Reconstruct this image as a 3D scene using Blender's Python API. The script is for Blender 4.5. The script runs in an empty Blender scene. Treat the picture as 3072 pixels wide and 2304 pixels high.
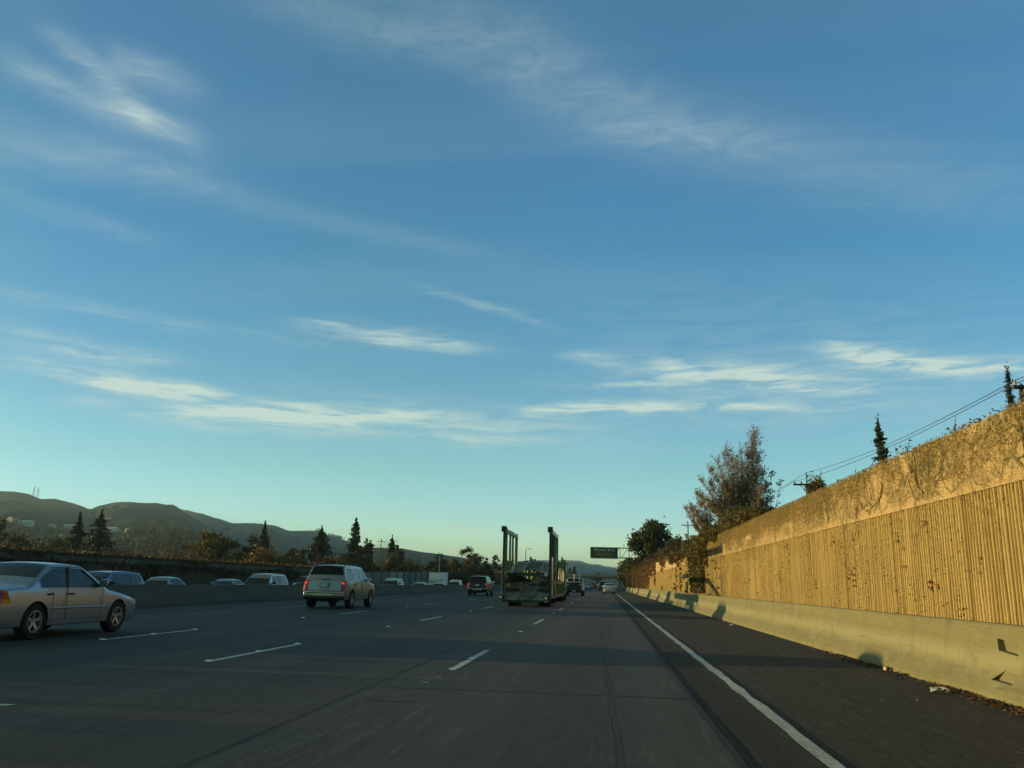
import bpy, bmesh, math, random
import numpy as np
from math import sin, cos, tan, pi, radians, atan2, sqrt, hypot
from mathutils import Vector, Matrix, noise
from mathutils.geometry import delaunay_2d_cdt

SC = bpy.context.scene
COL = SC.collection
random.seed(7)
rng = np.random.default_rng(11)

# ------------------------------------------------------------------ camera
YAW, PITCH, ROLL = radians(6.561), radians(13.485), radians(1.428)
fw = Vector((-sin(YAW) * cos(PITCH), cos(YAW) * cos(PITCH), sin(PITCH)))
rt = Vector((cos(YAW), sin(YAW), 0.0))
up = rt.cross(fw)
rt2 = rt * cos(ROLL) + up * sin(ROLL)
up2 = rt2.cross(fw)
cam_data = bpy.data.cameras.new("camera")
cam_data.sensor_width = 36.0
cam_data.lens = 36.0 * 2485.0 / 3072.0
cam_data.clip_start = 0.1
cam_data.clip_end = 30000.0
cam = bpy.data.objects.new("camera", cam_data)
COL.objects.link(cam)
M3 = Matrix((rt2, up2, -fw)).transposed()
cam.matrix_world = Matrix.Translation((0, 0, 1.22)) @ M3.to_4x4()
SC.camera = cam

# ------------------------------------------------------------------ exposure, sky, sun
SC.view_settings.view_transform = 'Standard'
SC.view_settings.look = 'None'
SC.view_settings.gamma = 1.0
SC.view_settings.exposure = 0.6
try:
    SC.cycles.volume_bounces = 0
    SC.cycles.max_bounces = 6
    SC.cycles.transparent_max_bounces = 24
    SC.cycles.use_denoising = True
except Exception:
    pass

SUN_EL = radians(4.4)
sun_dir = Vector((-cos(SUN_EL), 0.0, sin(SUN_EL)))       # towards the sun: straight off to the left

CLOUDS = [(-0.6091, 0.5083, -0.4534, 0.0728, 0.0124, 0.35), (-0.5773, 0.5339, -0.0574, 0.0474, 0.0143, 0.25), (-0.6363, 0.493, -0.1297, 0.0904, 0.0120, 0.28), (-0.5871, 0.4302, -0.0304, 0.1397, 0.0172, 0.2), (-0.6408, 0.3716, -0.0889, 0.0708, 0.0107, 0.22), (-0.3594, 0.4142, -0.1096, 0.201, 0.0106, 0.15), (-0.6096, 0.2348, -0.0228, 0.08, 0.0069, 0.3), (-0.5316, 0.2755, -0.0245, 0.1729, 0.0051, 0.13), (-0.548, 0.2025, -0.0435, 0.090, 0.0062, 0.75), (-0.5929, 0.1788, 0.0586, 0.0294, 0.003, 0.25), (-0.4241, 0.1866, 0.091, 0.1019, 0.0075, 0.6), (-0.3588, 0.1797, 0.0866, 0.104, 0.0076, 0.6), (-0.1875, 0.1839, -0.0605, 0.1549, 0.0155, 0.35), (-0.2667, 0.286, -0.0428, 0.0942, 0.0072, 0.5), (-0.1424, 0.3249, -0.2233, 0.0712, 0.0030, 0.16), (-0.012, 0.2661, -0.1505, 0.0319, 0.0044, 0.45), (0.171, 0.2448, -0.1143, 0.1303, 0.0151, 0.16), (0.10, 0.2560, -0.06, 0.035, 0.0050, 0.35), (0.085, 0.2330, -0.02, 0.11, 0.0022, 0.45), (0.215, 0.2300, -0.12, 0.09, 0.0036, 0.45), (0.1627, 0.2398, -0.0522, 0.1066, 0.0065, 0.5), (0.005, 0.2072, 0.0155, 0.0927, 0.0044, 0.6), (0.3300, 0.2520, -0.22, 0.060, 0.0070, 0.6), (0.4000, 0.2350, -0.13, 0.085, 0.0075, 0.5), (0.2265, 0.2063, -0.0781, 0.2146, 0.0211, 0.12), (0.16, 0.2085, -0.03, 0.13, 0.0030, 0.28), (-0.0499, 0.5864, -0.421, 0.1885, 0.040, 0.15), (0.2855, 0.4646, -0.2826, 0.217, 0.0295, 0.25), (-0.2882, 0.6241, -0.0885, 0.1873, 0.0242, 0.15), (0.2213, 0.2887, -0.1027, 0.261, 0.0317, 0.05), (-0.1603, 0.0596, -0.1877, 0.0254, 0.0022, 0.3)]

world = bpy.data.worlds.new("World")
SC.world = world
world.use_nodes = True
WT = world.node_tree
WT.nodes.clear()


class NG:
    """small helper to write node graphs as expressions"""
    def __init__(self, tree):
        self.t = tree

    def node(self, typ, **kw):
        n = self.t.nodes.new(typ)
        for k, v in kw.items():
            setattr(n, k, v)
        return n

    def put(self, sock, v):
        if isinstance(v, (int, float)):
            sock.default_value = v
        elif isinstance(v, (tuple, list)):
            sock.default_value = (*v, 1.0) if (len(v) == 3 and sock.type == 'RGBA') else v
        elif v is not None:
            self.t.links.new(v, sock)

    def m(self, op, a, b=None, c=None, clamp=False):
        n = self.node('ShaderNodeMath', operation=op, use_clamp=clamp)
        self.put(n.inputs[0], a)
        if b is not None: self.put(n.inputs[1], b)
        if c is not None: self.put(n.inputs[2], c)
        return n.outputs[0]

    def mix(self, f, a, b, blend='MIX'):
        n = self.node('ShaderNodeMix', data_type='RGBA', blend_type=blend)
        self.put(n.inputs[0], f); self.put(n.inputs[6], a); self.put(n.inputs[7], b)
        return n.outputs[2]

    def noise(self, vec, scale, detail=4, rough=.55, dist=0.0):
        n = self.node('ShaderNodeTexNoise')
        self.put(n.inputs['Vector'], vec); self.put(n.inputs['Scale'], scale)
        self.put(n.inputs['Detail'], detail); self.put(n.inputs['Roughness'], rough)
        self.put(n.inputs['Distortion'], dist)
        return n.outputs['Fac']

    def ramp(self, f, stops):
        n = self.node('ShaderNodeValToRGB')
        self.put(n.inputs[0], f)
        e = n.color_ramp.elements
        while len(e) < len(stops): e.new(0.5)
        for i, (p, c) in enumerate(stops):
            e[i].position = p
            e[i].color = (*c, 1) if not isinstance(c, (int, float)) else (c, c, c, 1)
        return n.outputs[0]

    def mapping(self, vec, scale=(1, 1, 1), rot=(0, 0, 0), loc=(0, 0, 0)):
        n = self.node('ShaderNodeMapping')
        self.put(n.inputs['Vector'], vec)
        n.inputs['Scale'].default_value = scale
        n.inputs['Rotation'].default_value = rot
        n.inputs['Location'].default_value = loc
        return n.outputs[0]


g = NG(WT)
sky = g.node('ShaderNodeTexSky', sky_type='NISHITA')
sky.sun_disc = False
sky.sun_elevation = SUN_EL
sky.sun_rotation = atan2(sun_dir.x, sun_dir.y)           # same bearing as the lamp
sky.altitude = 100.0
sky.air_density = 1.0
sky.dust_density = 0.4
sky.ozone_density = 2.0
tc = g.node('ShaderNodeTexCoord').outputs['Generated']
sp = g.node('ShaderNodeSeparateXYZ'); g.put(sp.inputs[0], tc)
az = g.m('ARCTAN2', sp.outputs[0], sp.outputs[1])
el = g.m('ARCSINE', sp.outputs[2])
cv = g.node('ShaderNodeCombineXYZ'); g.put(cv.inputs[0], az); g.put(cv.inputs[1], el)
w1 = g.noise(g.mapping(cv.outputs[0], (1, 2.2, 1)), 9.0, 5, .6)
w2 = g.noise(g.mapping(cv.outputs[0], (1, 2.2, 1), loc=(3.7, 1.3, 0)), 9.0, 5, .6)
az2 = g.m('ADD', az, g.m('MULTIPLY', g.m('SUBTRACT', w1, .5), .05))
el2 = g.m('ADD', el, g.m('MULTIPLY', g.m('SUBTRACT', w2, .5), .024))
total = None; soft = None
for (a0, e0, th, la, lb, amp) in CLOUDS:
    la *= 1.08; lb *= (1.5 if e0 < .34 else 1.15); amp = amp * 1.6 if e0 < .34 else amp * .72
    da = g.m('SUBTRACT', az2, a0); de = g.m('SUBTRACT', el2, e0)
    u = g.m('ADD', g.m('MULTIPLY', da, cos(th) / la), g.m('MULTIPLY', de, sin(th) / la))
    v = g.m('ADD', g.m('MULTIPLY', da, -sin(th) / lb), g.m('MULTIPLY', de, cos(th) / lb))
    r2 = g.m('ADD', g.m('POWER', g.m('ABSOLUTE', u), 2.6), g.m('MULTIPLY', v, v))
    gb = g.m('MULTIPLY', g.m('EXPONENT', g.m('MULTIPLY', r2, -1.0)), amp)
    if e0 < .34: total = gb if total is None else g.m('ADD', total, gb)
    else: soft = gb if soft is None else g.m('ADD', soft, gb)
# high cirrus fibres: coordinates on a flat cloud layer, streaks run away to the right
zz = g.m('MAXIMUM', g.m('ADD', sp.outputs[2], .06), .02)
px_ = g.m('DIVIDE', sp.outputs[0], zz); py_ = g.m('DIVIDE', sp.outputs[1], zz)
pc = g.node('ShaderNodeCombineXYZ'); g.put(pc.inputs[0], px_); g.put(pc.inputs[1], py_)
fib = g.noise(g.mapping(pc.outputs[0], (.16, 1.5, 1), rot=(0, 0, radians(-33))), 1.6, 7, .62, .5)
fine = g.noise(g.mapping(cv.outputs[0], (.45, 3.2, 1), rot=(0, 0, radians(7))), 26.0, 7, .66, .5)
fine2 = g.noise(g.mapping(cv.outputs[0], (.7, 2.6, 1), rot=(0, 0, radians(24))), 15.0, 8, .70, 1.2)
broad = g.noise(g.mapping(pc.outputs[0], (.3, .8, 1), rot=(0, 0, radians(-33)), loc=(1.7, .4, 0)), .9, 3, .5, .2)
tex = g.m('MULTIPLY', g.ramp(fib, [(.30, .35), (.72, 1.35)]), g.ramp(fine, [(.38, .18), (.62, 1.55)]))
cl = g.m('ADD', g.m('MULTIPLY', total, tex), g.m('MULTIPLY', soft, g.m('MULTIPLY', g.ramp(fib, [(.34, .25), (.66, 1.35)]), g.ramp(fine2, [(.36, .35), (.64, 1.5)]))))
veil = g.m('MULTIPLY', g.m('MULTIPLY', g.ramp(fib, [(.42, 0.0), (.78, 1.0)]), g.ramp(broad, [(.42, 0.0), (.66, 1.0)])), .30)
hz = g.ramp(el, [(.20, 0.0), (.40, 1.0)])
cl = g.m('ADD', cl, g.m('MULTIPLY', g.m('MULTIPLY', veil, .55), hz))
cl = g.m('ADD', cl, g.m('MULTIPLY', soft, .38))
cl = g.m('MINIMUM', cl, .92)
# sky tint calibrated band by band upwards; unseen top bands warmed for ambient light
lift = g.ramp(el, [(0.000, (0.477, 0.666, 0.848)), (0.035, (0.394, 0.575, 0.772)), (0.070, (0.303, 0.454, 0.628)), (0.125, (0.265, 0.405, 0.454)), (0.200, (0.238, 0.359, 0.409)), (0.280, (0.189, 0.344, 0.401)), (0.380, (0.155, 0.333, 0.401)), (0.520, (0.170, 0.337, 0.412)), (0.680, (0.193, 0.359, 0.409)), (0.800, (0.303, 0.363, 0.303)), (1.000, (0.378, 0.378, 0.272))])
side = g.ramp(g.m('ADD', g.m('MULTIPLY', az, .5 / pi), .5), [(0.0, (1, .85, .62)), (.26, (1, .80, .50)), (.365, (.90, .80, .66)), (.40, (.72, .77, .80)), (.45, (.84, .88, .85)), (.5, (.98, 1, 1)), (.60, (.93, .94, .95)), (.70, (1, .90, .75)), (1.0, (1, .85, .62))])  # warm tint added to sky out of view, making ambient light less blue
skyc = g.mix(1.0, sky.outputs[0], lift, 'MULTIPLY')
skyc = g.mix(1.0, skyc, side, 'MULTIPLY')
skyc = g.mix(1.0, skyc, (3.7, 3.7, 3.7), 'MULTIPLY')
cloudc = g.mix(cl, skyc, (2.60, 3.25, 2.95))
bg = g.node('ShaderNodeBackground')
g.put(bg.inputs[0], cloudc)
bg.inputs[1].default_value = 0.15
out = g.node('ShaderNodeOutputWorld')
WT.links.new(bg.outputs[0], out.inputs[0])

sun_data = bpy.data.lights.new("sun", 'SUN')
sun_data.energy = 5.0
sun_data.angle = radians(0.5)
sun_data.color = (1.0, 0.72, 0.30)
sun = bpy.data.objects.new("sun", sun_data)
COL.objects.link(sun)
sun.rotation_euler = (-sun_dir).to_track_quat('-Z', 'Y').to_euler()

# ------------------------------------------------------------------ materials
MATS = {}


def mat(name, build):
    m = bpy.data.materials.new(name)
    m.use_nodes = True
    t = m.node_tree
    t.nodes.clear()
    G = NG(t)
    o = G.node('ShaderNodeOutputMaterial')
    s = build(G)
    t.links.new(s, o.inputs[0])
    MATS[name] = m
    return m


def principled(G, col, rough=.8, metal=0.0, spec=.5, bump=None, bstr=.3, bdist=.02, emis=None, estr=0, coat=0, trans=0):
    p = G.node('ShaderNodeBsdfPrincipled')
    G.put(p.inputs['Base Color'], col)
    G.put(p.inputs['Roughness'], rough)
    G.put(p.inputs['Metallic'], metal)
    G.put(p.inputs['Specular IOR Level'], spec)
    if coat: p.inputs['Coat Weight'].default_value = coat
    if emis is not None:
        G.put(p.inputs['Emission Color'], emis); p.inputs['Emission Strength'].default_value = estr
    if bump is not None:
        b = G.node('ShaderNodeBump'); b.inputs['Strength'].default_value = bstr
        b.inputs['Distance'].default_value = bdist
        G.put(b.inputs['Height'], bump)
        G.t.links.new(b.outputs[0], p.inputs['Normal'])
    return p.outputs[0]


def objc(G):
    return G.node('ShaderNodeTexCoord').outputs['Object']


def simple(name, col, rough=.6, metal=0.0, spec=.5, var=.12, scale=6.0, coat=0, emis=None, estr=0):
    def b(G):
        n = G.noise(objc(G), scale, 4)
        c = G.mix(G.ramp(n, [(.3, 0.0), (.7, 1.0)]), tuple(x * (1 - var) for x in col), tuple(min(1, x * (1 + var)) for x in col))
        return principled(G, c, rough, metal, spec, coat=coat, emis=emis, estr=estr)
    return mat(name, b)


def leafmat(name, c1, c2, c3, trans=.3, scale=.35, rough=.6):
    """leaves: colour varies per leaf and per clump; thin, so some light passes"""
    def b(G):
        ge = G.node('ShaderNodeNewGeometry')
        rnd = ge.outputs['Random Per Island']
        n = G.noise(objc(G), scale, 3)
        a = G.mix(rnd, c1, c2)
        a = G.mix(G.ramp(n, [(.38, 0.0), (.62, 1.0)]), a, c3)
        d = principled(G, a, rough, 0, .25)
        tr = G.node('ShaderNodeBsdfTranslucent'); G.put(tr.inputs[0], a)
        mx = G.node('ShaderNodeMixShader'); mx.inputs[0].default_value = trans
        G.t.links.new(d, mx.inputs[1]); G.t.links.new(tr.outputs[0], mx.inputs[2])
        return mx.outputs[0]
    return mat(name, b)


def b_concrete_road(G):
    v = objc(G)
    sp = G.node('ShaderNodeSeparateXYZ'); G.put(sp.inputs[0], v)
    n1 = G.noise(G.mapping(v, (1, .12, 1)), 1.1, 5, .6)            # wear along the wheel tracks
    n2 = G.noise(v, 38.0, 4, .7)
    n3 = G.noise(G.mapping(v, (1, .5, 1)), .22, 4)
    base = G.mix(G.ramp(n1, [(.3, 0.0), (.7, 1.0)]), (.054, .049, .042), (.080, .073, .062))
    base = G.mix(G.ramp(n3, [(.35, 0.0), (.65, .5)]), base, (.058, .055, .047))
    base = G.mix(G.ramp(n2, [(.36, .75), (.56, 0.0)]), base, (.026, .026, .022))
    n7 = G.noise(v, 75.0, 2, .6)
    base = G.mix(G.ramp(n7, [(.58, 0.0), (.70, .55)]), base, (.15, .145, .12))
    gA = G.noise(G.mapping(v, (1, .28, 1)), 17.0, 3, .75)
    base = G.mix(G.ramp(gA, [(.36, .70), (.54, 0.0)]), base, (.028, .028, .024))
    gB = G.noise(G.mapping(v, (1, .28, 1), loc=(4, 2, 0)), 24.0, 2, .7)
    base = G.mix(G.ramp(gB, [(.58, 0.0), (.72, .65)]), base, (.155, .150, .125))
    gC = G.noise(G.mapping(v, (1, .045, 1), loc=(1, 7, 0)), 9.0, 5, .75)
    base = G.mix(G.ramp(gC, [(.40, .75), (.52, 0.0)]), base, (.030, .030, .026))
    gD = G.noise(G.mapping(v, (1, .06, 1), loc=(9, 3, 0)), 11.0, 4, .7)
    base = G.mix(G.ramp(gD, [(.54, 0.0), (.66, .60)]), base, (.135, .130, .108))
    # lighter and darker lanes: oil strip in the middle of each lane
    lane = G.m('ABSOLUTE', G.m('SINE', G.m('MULTIPLY', G.m('ADD', sp.outputs[0], 2.15), pi / 3.6)))
    base = G.mix(G.m('MULTIPLY', G.m('POWER', lane, 4.0), .55), base, (.040, .040, .036))
    trk = G.m('POWER', G.m('ABSOLUTE', G.m('SINE', G.m('MULTIPLY', G.m('ADD', sp.outputs[0], 2.15), pi / 1.8))), 5.0)
    base = G.mix(G.m('MULTIPLY', trk, .30), base, (.105, .104, .090))
    blot = G.noise(G.mapping(v, (1, .06, 1)), .8, 5, .65)
    base = G.mix(G.ramp(blot, [(.42, 0.0), (.70, .5)]), base, (.040, .040, .034))
    # each lane was poured and worn on its own: darker concrete towards the median
    tone = G.ramp(G.m('DIVIDE', G.m('ADD', sp.outputs[0], 17.0), 18.0), [(0.0, .48), (.42, .50), (.43, .62), (.785, .68), (.795, 1.0), (1.0, 1.0)])
    base = G.mix(1.0, base, tone, 'MULTIPLY')
    # transverse joints, irregular spacing, thin
    def joint(y, w, amt, b):
        d = G.m('ABSOLUTE', G.m('SUBTRACT', y, 0.0))
        return G.mix(G.m('MULTIPLY', G.m('LESS_THAN', d, w), amt), b, (.02, .02, .018))
    yj = G.m('PINGPONG', G.m('ADD', sp.outputs[1], 1.8), 2.25)
    jn = G.m('ADD', yj, G.m('MULTIPLY', G.m('SUBTRACT', G.noise(v, 3.0, 3), .5), .05))
    base = joint(jn, .010, .45, base)
    return principled(G, base, .82, 0, .35, bump=n2, bstr=.5, bdist=.01)


mat('road_concrete', b_concrete_road)


def b_asphalt(G):
    v = objc(G)
    n1 = G.noise(G.mapping(v, (1, .15, 1)), .9, 5, .6)
    n2 = G.noise(v, 60.0, 3, .8)
    n3 = G.noise(v, 9.0, 4, .7)
    base = G.mix(G.ramp(n1, [(.3, 0.0), (.7, 1.0)]), (.046, .043, .036), (.068, .062, .050))
    base = G.mix(G.ramp(n2, [(.35, .6), (.62, 0.0)]), base, (.025, .025, .022))
    base = G.mix(G.ramp(n3, [(.60, 0.0), (.74, .35)]), base, (.11, .10, .08))
    gA = G.noise(G.mapping(v, (1, .3, 1)), 19.0, 3, .75)
    base = G.mix(G.ramp(gA, [(.36, .75), (.54, 0.0)]), base, (.018, .018, .016))
    gB = G.noise(G.mapping(v, (1, .4, 1), loc=(4, 2, 0)), 15.0, 2, .6)
    base = G.mix(G.ramp(gB, [(.66, 0.0), (.74, .8)]), base, (.20, .185, .145))
    gC = G.noise(G.mapping(v, (1, .07, 1), loc=(1, 7, 0)), 8.0, 5, .75)
    base = G.mix(G.ramp(gC, [(.40, .70), (.54, 0.0)]), base, (.024, .023, .020))
    gD = G.noise(G.mapping(v, (1, .10, 1), loc=(9, 3, 0)), 12.0, 4, .7)
    base = G.mix(G.ramp(gD, [(.56, 0.0), (.68, .55)]), base, (.120, .110, .088))
    spx = G.node('ShaderNodeSeparateXYZ'); G.put(spx.inputs[0], v)
    edge = G.m('ADD', spx.outputs[0], G.m('MULTIPLY', G.m('SUBTRACT', n3, .5), .16))
    base = G.mix(G.ramp(G.m('SUBTRACT', edge, .95), [(.42, .72), (.62, 0.0)]), base, (.016, .016, .014))
    n7 = G.noise(v, 90.0, 2, .6)
    base = G.mix(G.ramp(n7, [(.60, 0.0), (.70, .6)]), base, (.17, .16, .13))
    return principled(G, base, .9, 0, .3, bump=n2, bstr=.8, bdist=.012)


mat('shoulder_asphalt', b_asphalt)


def b_barrier(G):
    v = objc(G)
    sp = G.node('ShaderNodeSeparateXYZ'); G.put(sp.inputs[0], v)
    n1 = G.noise(G.mapping(v, (1, .25, 1.2)), 1.6, 6, .65)
    n2 = G.noise(v, 30.0, 4, .7)
    n4 = G.noise(G.mapping(v, (1, .4, .4)), 5.0, 4, .6)
    base = G.mix(G.ramp(n1, [(.25, 0.0), (.75, 1.0)]), (.152, .142, .070), (.206, .192, .096))
    # paler rubbed band where the two slopes meet, darker grime above and below it
    z = G.m('ADD', sp.outputs[2], G.m('MULTIPLY', G.m('SUBTRACT', n1, .5), .22))
    band = G.ramp(z, [(.26, 0.0), (.42, 1.0), (.46, 1.0), (.62, 0.0)])
    base = G.mix(G.m('MULTIPLY', band, .75), base, (.265, .255, .145))
    foot = G.ramp(z, [(.0, 1.0), (.13, 0.0)])
    base = G.mix(G.m('MULTIPLY', foot, .45), base, (.225, .205, .082))
    base = G.mix(G.ramp(n4, [(.54, 0.0), (.72, .45)]), base, (.085, .084, .045))
    n5 = G.noise(G.mapping(v, (1, .8, 3)), 2.2, 6, .7)
    base = G.mix(G.ramp(n5, [(.50, 0.0), (.70, .40)]), base, (.27, .265, .165))
    base = G.mix(G.ramp(n2, [(.3, .22), (.6, 0.0)]), base, (.09, .09, .055))
    n8 = G.noise(G.mapping(v, (1, .10, 2.2)), 7.0, 4, .7)          # long tyre and bumper scuffs
    base = G.mix(G.ramp(n8, [(.60, 0.0), (.68, .5)]), base, (.085, .082, .05))
    n9 = G.noise(G.mapping(v, (1, 1.6, .22)), 5.0, 4, .6)          # water runs down the face
    base = G.mix(G.ramp(n9, [(.56, 0.0), (.70, .30)]), base, (.10, .10, .055))
    j = G.m('PINGPONG', G.m('ADD', sp.outputs[1], 4.2), 9.15)
    base = G.mix(G.m('MULTIPLY', G.m('LESS_THAN', j, .010), .45), base, (.06, .06, .04))
    return principled(G, base, .85, 0, .3, bump=n2, bstr=.35, bdist=.01)


mat('barrier_concrete', b_barrier)


def b_median(G):
    v = objc(G)
    n1 = G.noise(G.mapping(v, (1, .2, 2)), 1.2, 5, .6)
    n2 = G.noise(v, 20.0, 4, .7)
    base = G.mix(G.ramp(n1, [(.3, 0.0), (.7, 1.0)]), (.065, .066, .052), (.095, .094, .074))
    base = G.mix(G.ramp(n2, [(.3, .3), (.6, 0.0)]), base, (.05, .05, .04))
    return principled(G, base, .9, 0, .3)


mat('median_concrete', b_median)


def b_wall(dark):
    def b(G):
        v = objc(G)
        n1 = G.noise(G.mapping(v, (1, 1, .25)), 1.0, 6, .65)      # streaks run down
        n2 = G.noise(v, 26.0, 5, .75)
        n3 = G.noise(G.mapping(v, (1, .6, .6)), .35, 4, .6)
        if dark:
            a, c, st = (.41, .30, .120), (.53, .395, .165), (.21, .16, .055)
        else:
            a, c, st = (.37, .27, .135), (.46, .335, .175), (.23, .17, .08)
        base = G.mix(G.ramp(n1, [(.3, 0.0), (.7, 1.0)]), a, c)
        base = G.mix(G.ramp(n2, [(.34, .55 if dark else .22), (.6, 0.0)]), base, st)
        base = G.mix(G.ramp(n3, [(.45, 0.0), (.7, .35)]), base, (.24, .19, .07))
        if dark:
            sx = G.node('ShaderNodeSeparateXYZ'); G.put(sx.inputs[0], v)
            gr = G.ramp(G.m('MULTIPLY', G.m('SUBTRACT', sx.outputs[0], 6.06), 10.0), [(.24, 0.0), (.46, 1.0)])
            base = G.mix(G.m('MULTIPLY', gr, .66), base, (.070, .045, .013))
            nd = G.noise(G.mapping(v, (1, 9, .5)), 1.2, 4, .7)
            base = G.mix(G.ramp(nd, [(.50, 0.0), (.68, .55)]), base, (.14, .105, .042))
        return principled(G, base, .9, 0, .2, bump=n2, bstr=.7 if dark else .25, bdist=.02)
    return b


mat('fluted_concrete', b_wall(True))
mat('smooth_concrete', b_wall(False))


def b_soil(c1, c2, sc=.3):
    def b(G):
        v = objc(G)
        n = G.noise(v, sc, 6, .65); n2 = G.noise(v, sc * 14, 4, .7)
        base = G.mix(G.ramp(n, [(.35, 0.0), (.65, 1.0)]), c1, c2)
        base = G.mix(G.ramp(n2, [(.35, .5), (.65, 0.0)]), base, tuple(x * .5 for x in c1))
        return principled(G, base, .95, 0, .1, bump=n2, bstr=.6, bdist=.05)
    return b


mat('soil', b_soil((.050, .045, .028), (.080, .066, .038)))
mat('left_wall_concrete', b_soil((.055, .050, .040), (.085, .078, .062), .8))


def b_hill(c1, c2, c3):
    def b(G):
        v = objc(G)
        n = G.noise(v, .0022, 6, .6); n2 = G.noise(v, .012, 5, .65); n3 = G.noise(v, .06, 4, .7)
        base = G.mix(G.ramp(n, [(.40, 0.0), (.60, 1.0)]), c1, c2)
        base = G.mix(G.ramp(n2, [(.52, 0.0), (.64, .85)]), base, c3)
        base = G.mix(G.ramp(n3, [(.35, .35), (.6, 0.0)]), base, c3)
        return principled(G, base, 1.0, 0, .05)
    return b


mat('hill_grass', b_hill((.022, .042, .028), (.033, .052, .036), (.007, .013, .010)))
mat('hill_far', b_hill((.060, .085, .062), (.080, .100, .072), (.028, .044, .036)))  # paler base colour: extra distance haze is put into the far hill's colour


def b_marking(c, wear):
    def b(G):
        v = objc(G)
        n = G.noise(v, 14.0, 5, .75); n2 = G.noise(G.mapping(v, (1, .2, 1)), 4.0, 4, .7)
        f = G.ramp(G.m('ADD', G.m('MULTIPLY', n, .6), G.m('MULTIPLY', n2, .4)), [(.40, wear), (.56, 0.0)])
        base = G.mix(f, c, tuple(x * .30 for x in c))
        return principled(G, base, .7, 0, .4)
    return b


mat('white_paint', b_marking((.56, .60, .52), .75))
mat('yellow_paint', b_marking((.30, .22, .05), .5))
simple('seam_tar', (.007, .007, .0065), .8, var=.4, scale=4)


def glassmat(name, tint, vis, spec=1.0):
    def b(G):
        d = principled(G, tint, .03, 0, spec)
        tr = G.node('ShaderNodeBsdfTransparent'); G.put(tr.inputs[0], (.55, .62, .60))
        mx = G.node('ShaderNodeMixShader'); mx.inputs[0].default_value = vis
        G.t.links.new(d, mx.inputs[1]); G.t.links.new(tr.outputs[0], mx.inputs[2])
        return mx.outputs[0]
    return mat(name, b)


glassmat('car_glass', (.012, .014, .014), .30)
glassmat('dark_glass', (.005, .005, .005), .03, .35)
glassmat('side_glass', (.008, .010, .010), .06)


def paint(name, col, metal=.85, rough=.30):
    def b(G):
        v = objc(G)
        sp = G.node('ShaderNodeSeparateXYZ'); G.put(sp.inputs[0], v)
        n = G.noise(v, 2.5, 5, .6); n2 = G.noise(v, 60, 2, .6)
        dirt = G.m('MULTIPLY', G.ramp(G.m('ADD', sp.outputs[2], G.m('MULTIPLY', n, .35)), [(.25, 1.0), (.85, 0.0)]), .45)
        base = G.mix(G.ramp(n2, [(.3, 0.0), (.7, 1.0)]), tuple(x * .93 for x in col), col)
        base = G.mix(dirt, base, (.10, .088, .066))
        r = G.m('ADD', G.m('MULTIPLY', dirt, .6), rough)
        return principled(G, base, r, metal, .5, coat=.35)
    return mat(name, b)


paint('silver_paint', (.32, .35, .38))
paint('champagne_paint', (.31, .32, .29))
paint('charcoal_paint', (.030, .032, .035))
paint('white_car_paint', (.42, .44, .42), .0, .3)
paint('blue_paint', (.05, .09, .16))
paint('red_paint', (.28, .03, .025), .2)
paint('gold_paint', (.30, .25, .16))
paint('black_paint', (.015, .015, .017), .2)
simple('tyre_rubber', (.016, .016, .016), .85, spec=.3, var=.3, scale=20)
simple('alloy', (.42, .42, .40), .35, .8, var=.1)
simple('underbody', (.012, .012, .012), .9, var=.2)
simple('black_plastic', (.018, .018, .018), .6)
simple('seat_cloth', (.05, .048, .045), .9)
simple('mirror_glass', (.75, .75, .70), .05, 1.0, var=.02)
simple('red_lens', (.22, .012, .010), .15, coat=.6)
simple('red_lens_lit', (.5, .02, .015), .2, emis=(1, .04, .03), estr=.7)
simple('amber_lens', (.55, .16, .02), .15, coat=.6)
simple('clear_lens', (.75, .77, .75), .1, .1, coat=.8)
simple('lit_lamp', (.9, .8, .6), .3, emis=(1, .75, .5), estr=1.2)
simple('plate', (.38, .42, .42), .45, var=.2, scale=30)
simple('chrome', (.6, .6, .58), .15, 1.0, var=.05)
simple('galvanised', (.34, .35, .33), .5, .5, var=.15)
simple('wood_pole', (.21, .165, .115), .9, var=.3, scale=3)
simple('dark_wood', (.05, .042, .034), .9, var=.3, scale=3)
simple('wire', (.03, .03, .03), .6)
simple('insulator', (.30, .26, .22), .3)
simple('sign_green', (.010, .060, .045), .45, var=.15)
simple('sign_white', (.62, .65, .62), .5)
simple('sign_yellow', (.24, .17, .02), .5)
simple('sign_black', (.01, .01, .01), .6)
simple('steel_grey', (.16, .17, .16), .5, .5, var=.2)
simple('rig_green', (.026, .125, .060), .42, .1, var=.35, scale=3, coat=.2)
simple('rig_dark', (.020, .030, .022), .7, var=.4, scale=4)
simple('deck_steel', (.26, .28, .27), .45, .6, var=.35, scale=5)
simple('rusty_red', (.16, .045, .030), .7, var=.3)
simple('hose_yellow', (.45, .33, .05), .5)
simple('box_white', (.62, .64, .62), .5, var=.06)
simple('house_cream', (.45, .40, .30), .8)
simple('house_blue', (.30, .36, .34), .8)
simple('house_roof', (.13, .12, .11), .85, var=.3)
simple('roof_pale', (.32, .38, .36), .7, var=.1)
simple('house_window', (.02, .025, .03), .15)
simple('bark', (.075, .060, .044), .95, var=.35, scale=3)
simple('bark_pale', (.17, .145, .105), .95, var=.3, scale=3)
simple('vine_stem', (.22, .185, .085), .95, var=.35, scale=8)
simple('paper_scrap', (.62, .62, .55), .8, var=.15, scale=20)
simple('reflector_white', (.66, .66, .60), .3)
simple('bridge_concrete', (.24, .215, .13), .9, var=.15, scale=.5)
simple('bridge_shadow', (.10, .095, .08), .9, var=.15, scale=.5)
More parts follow.
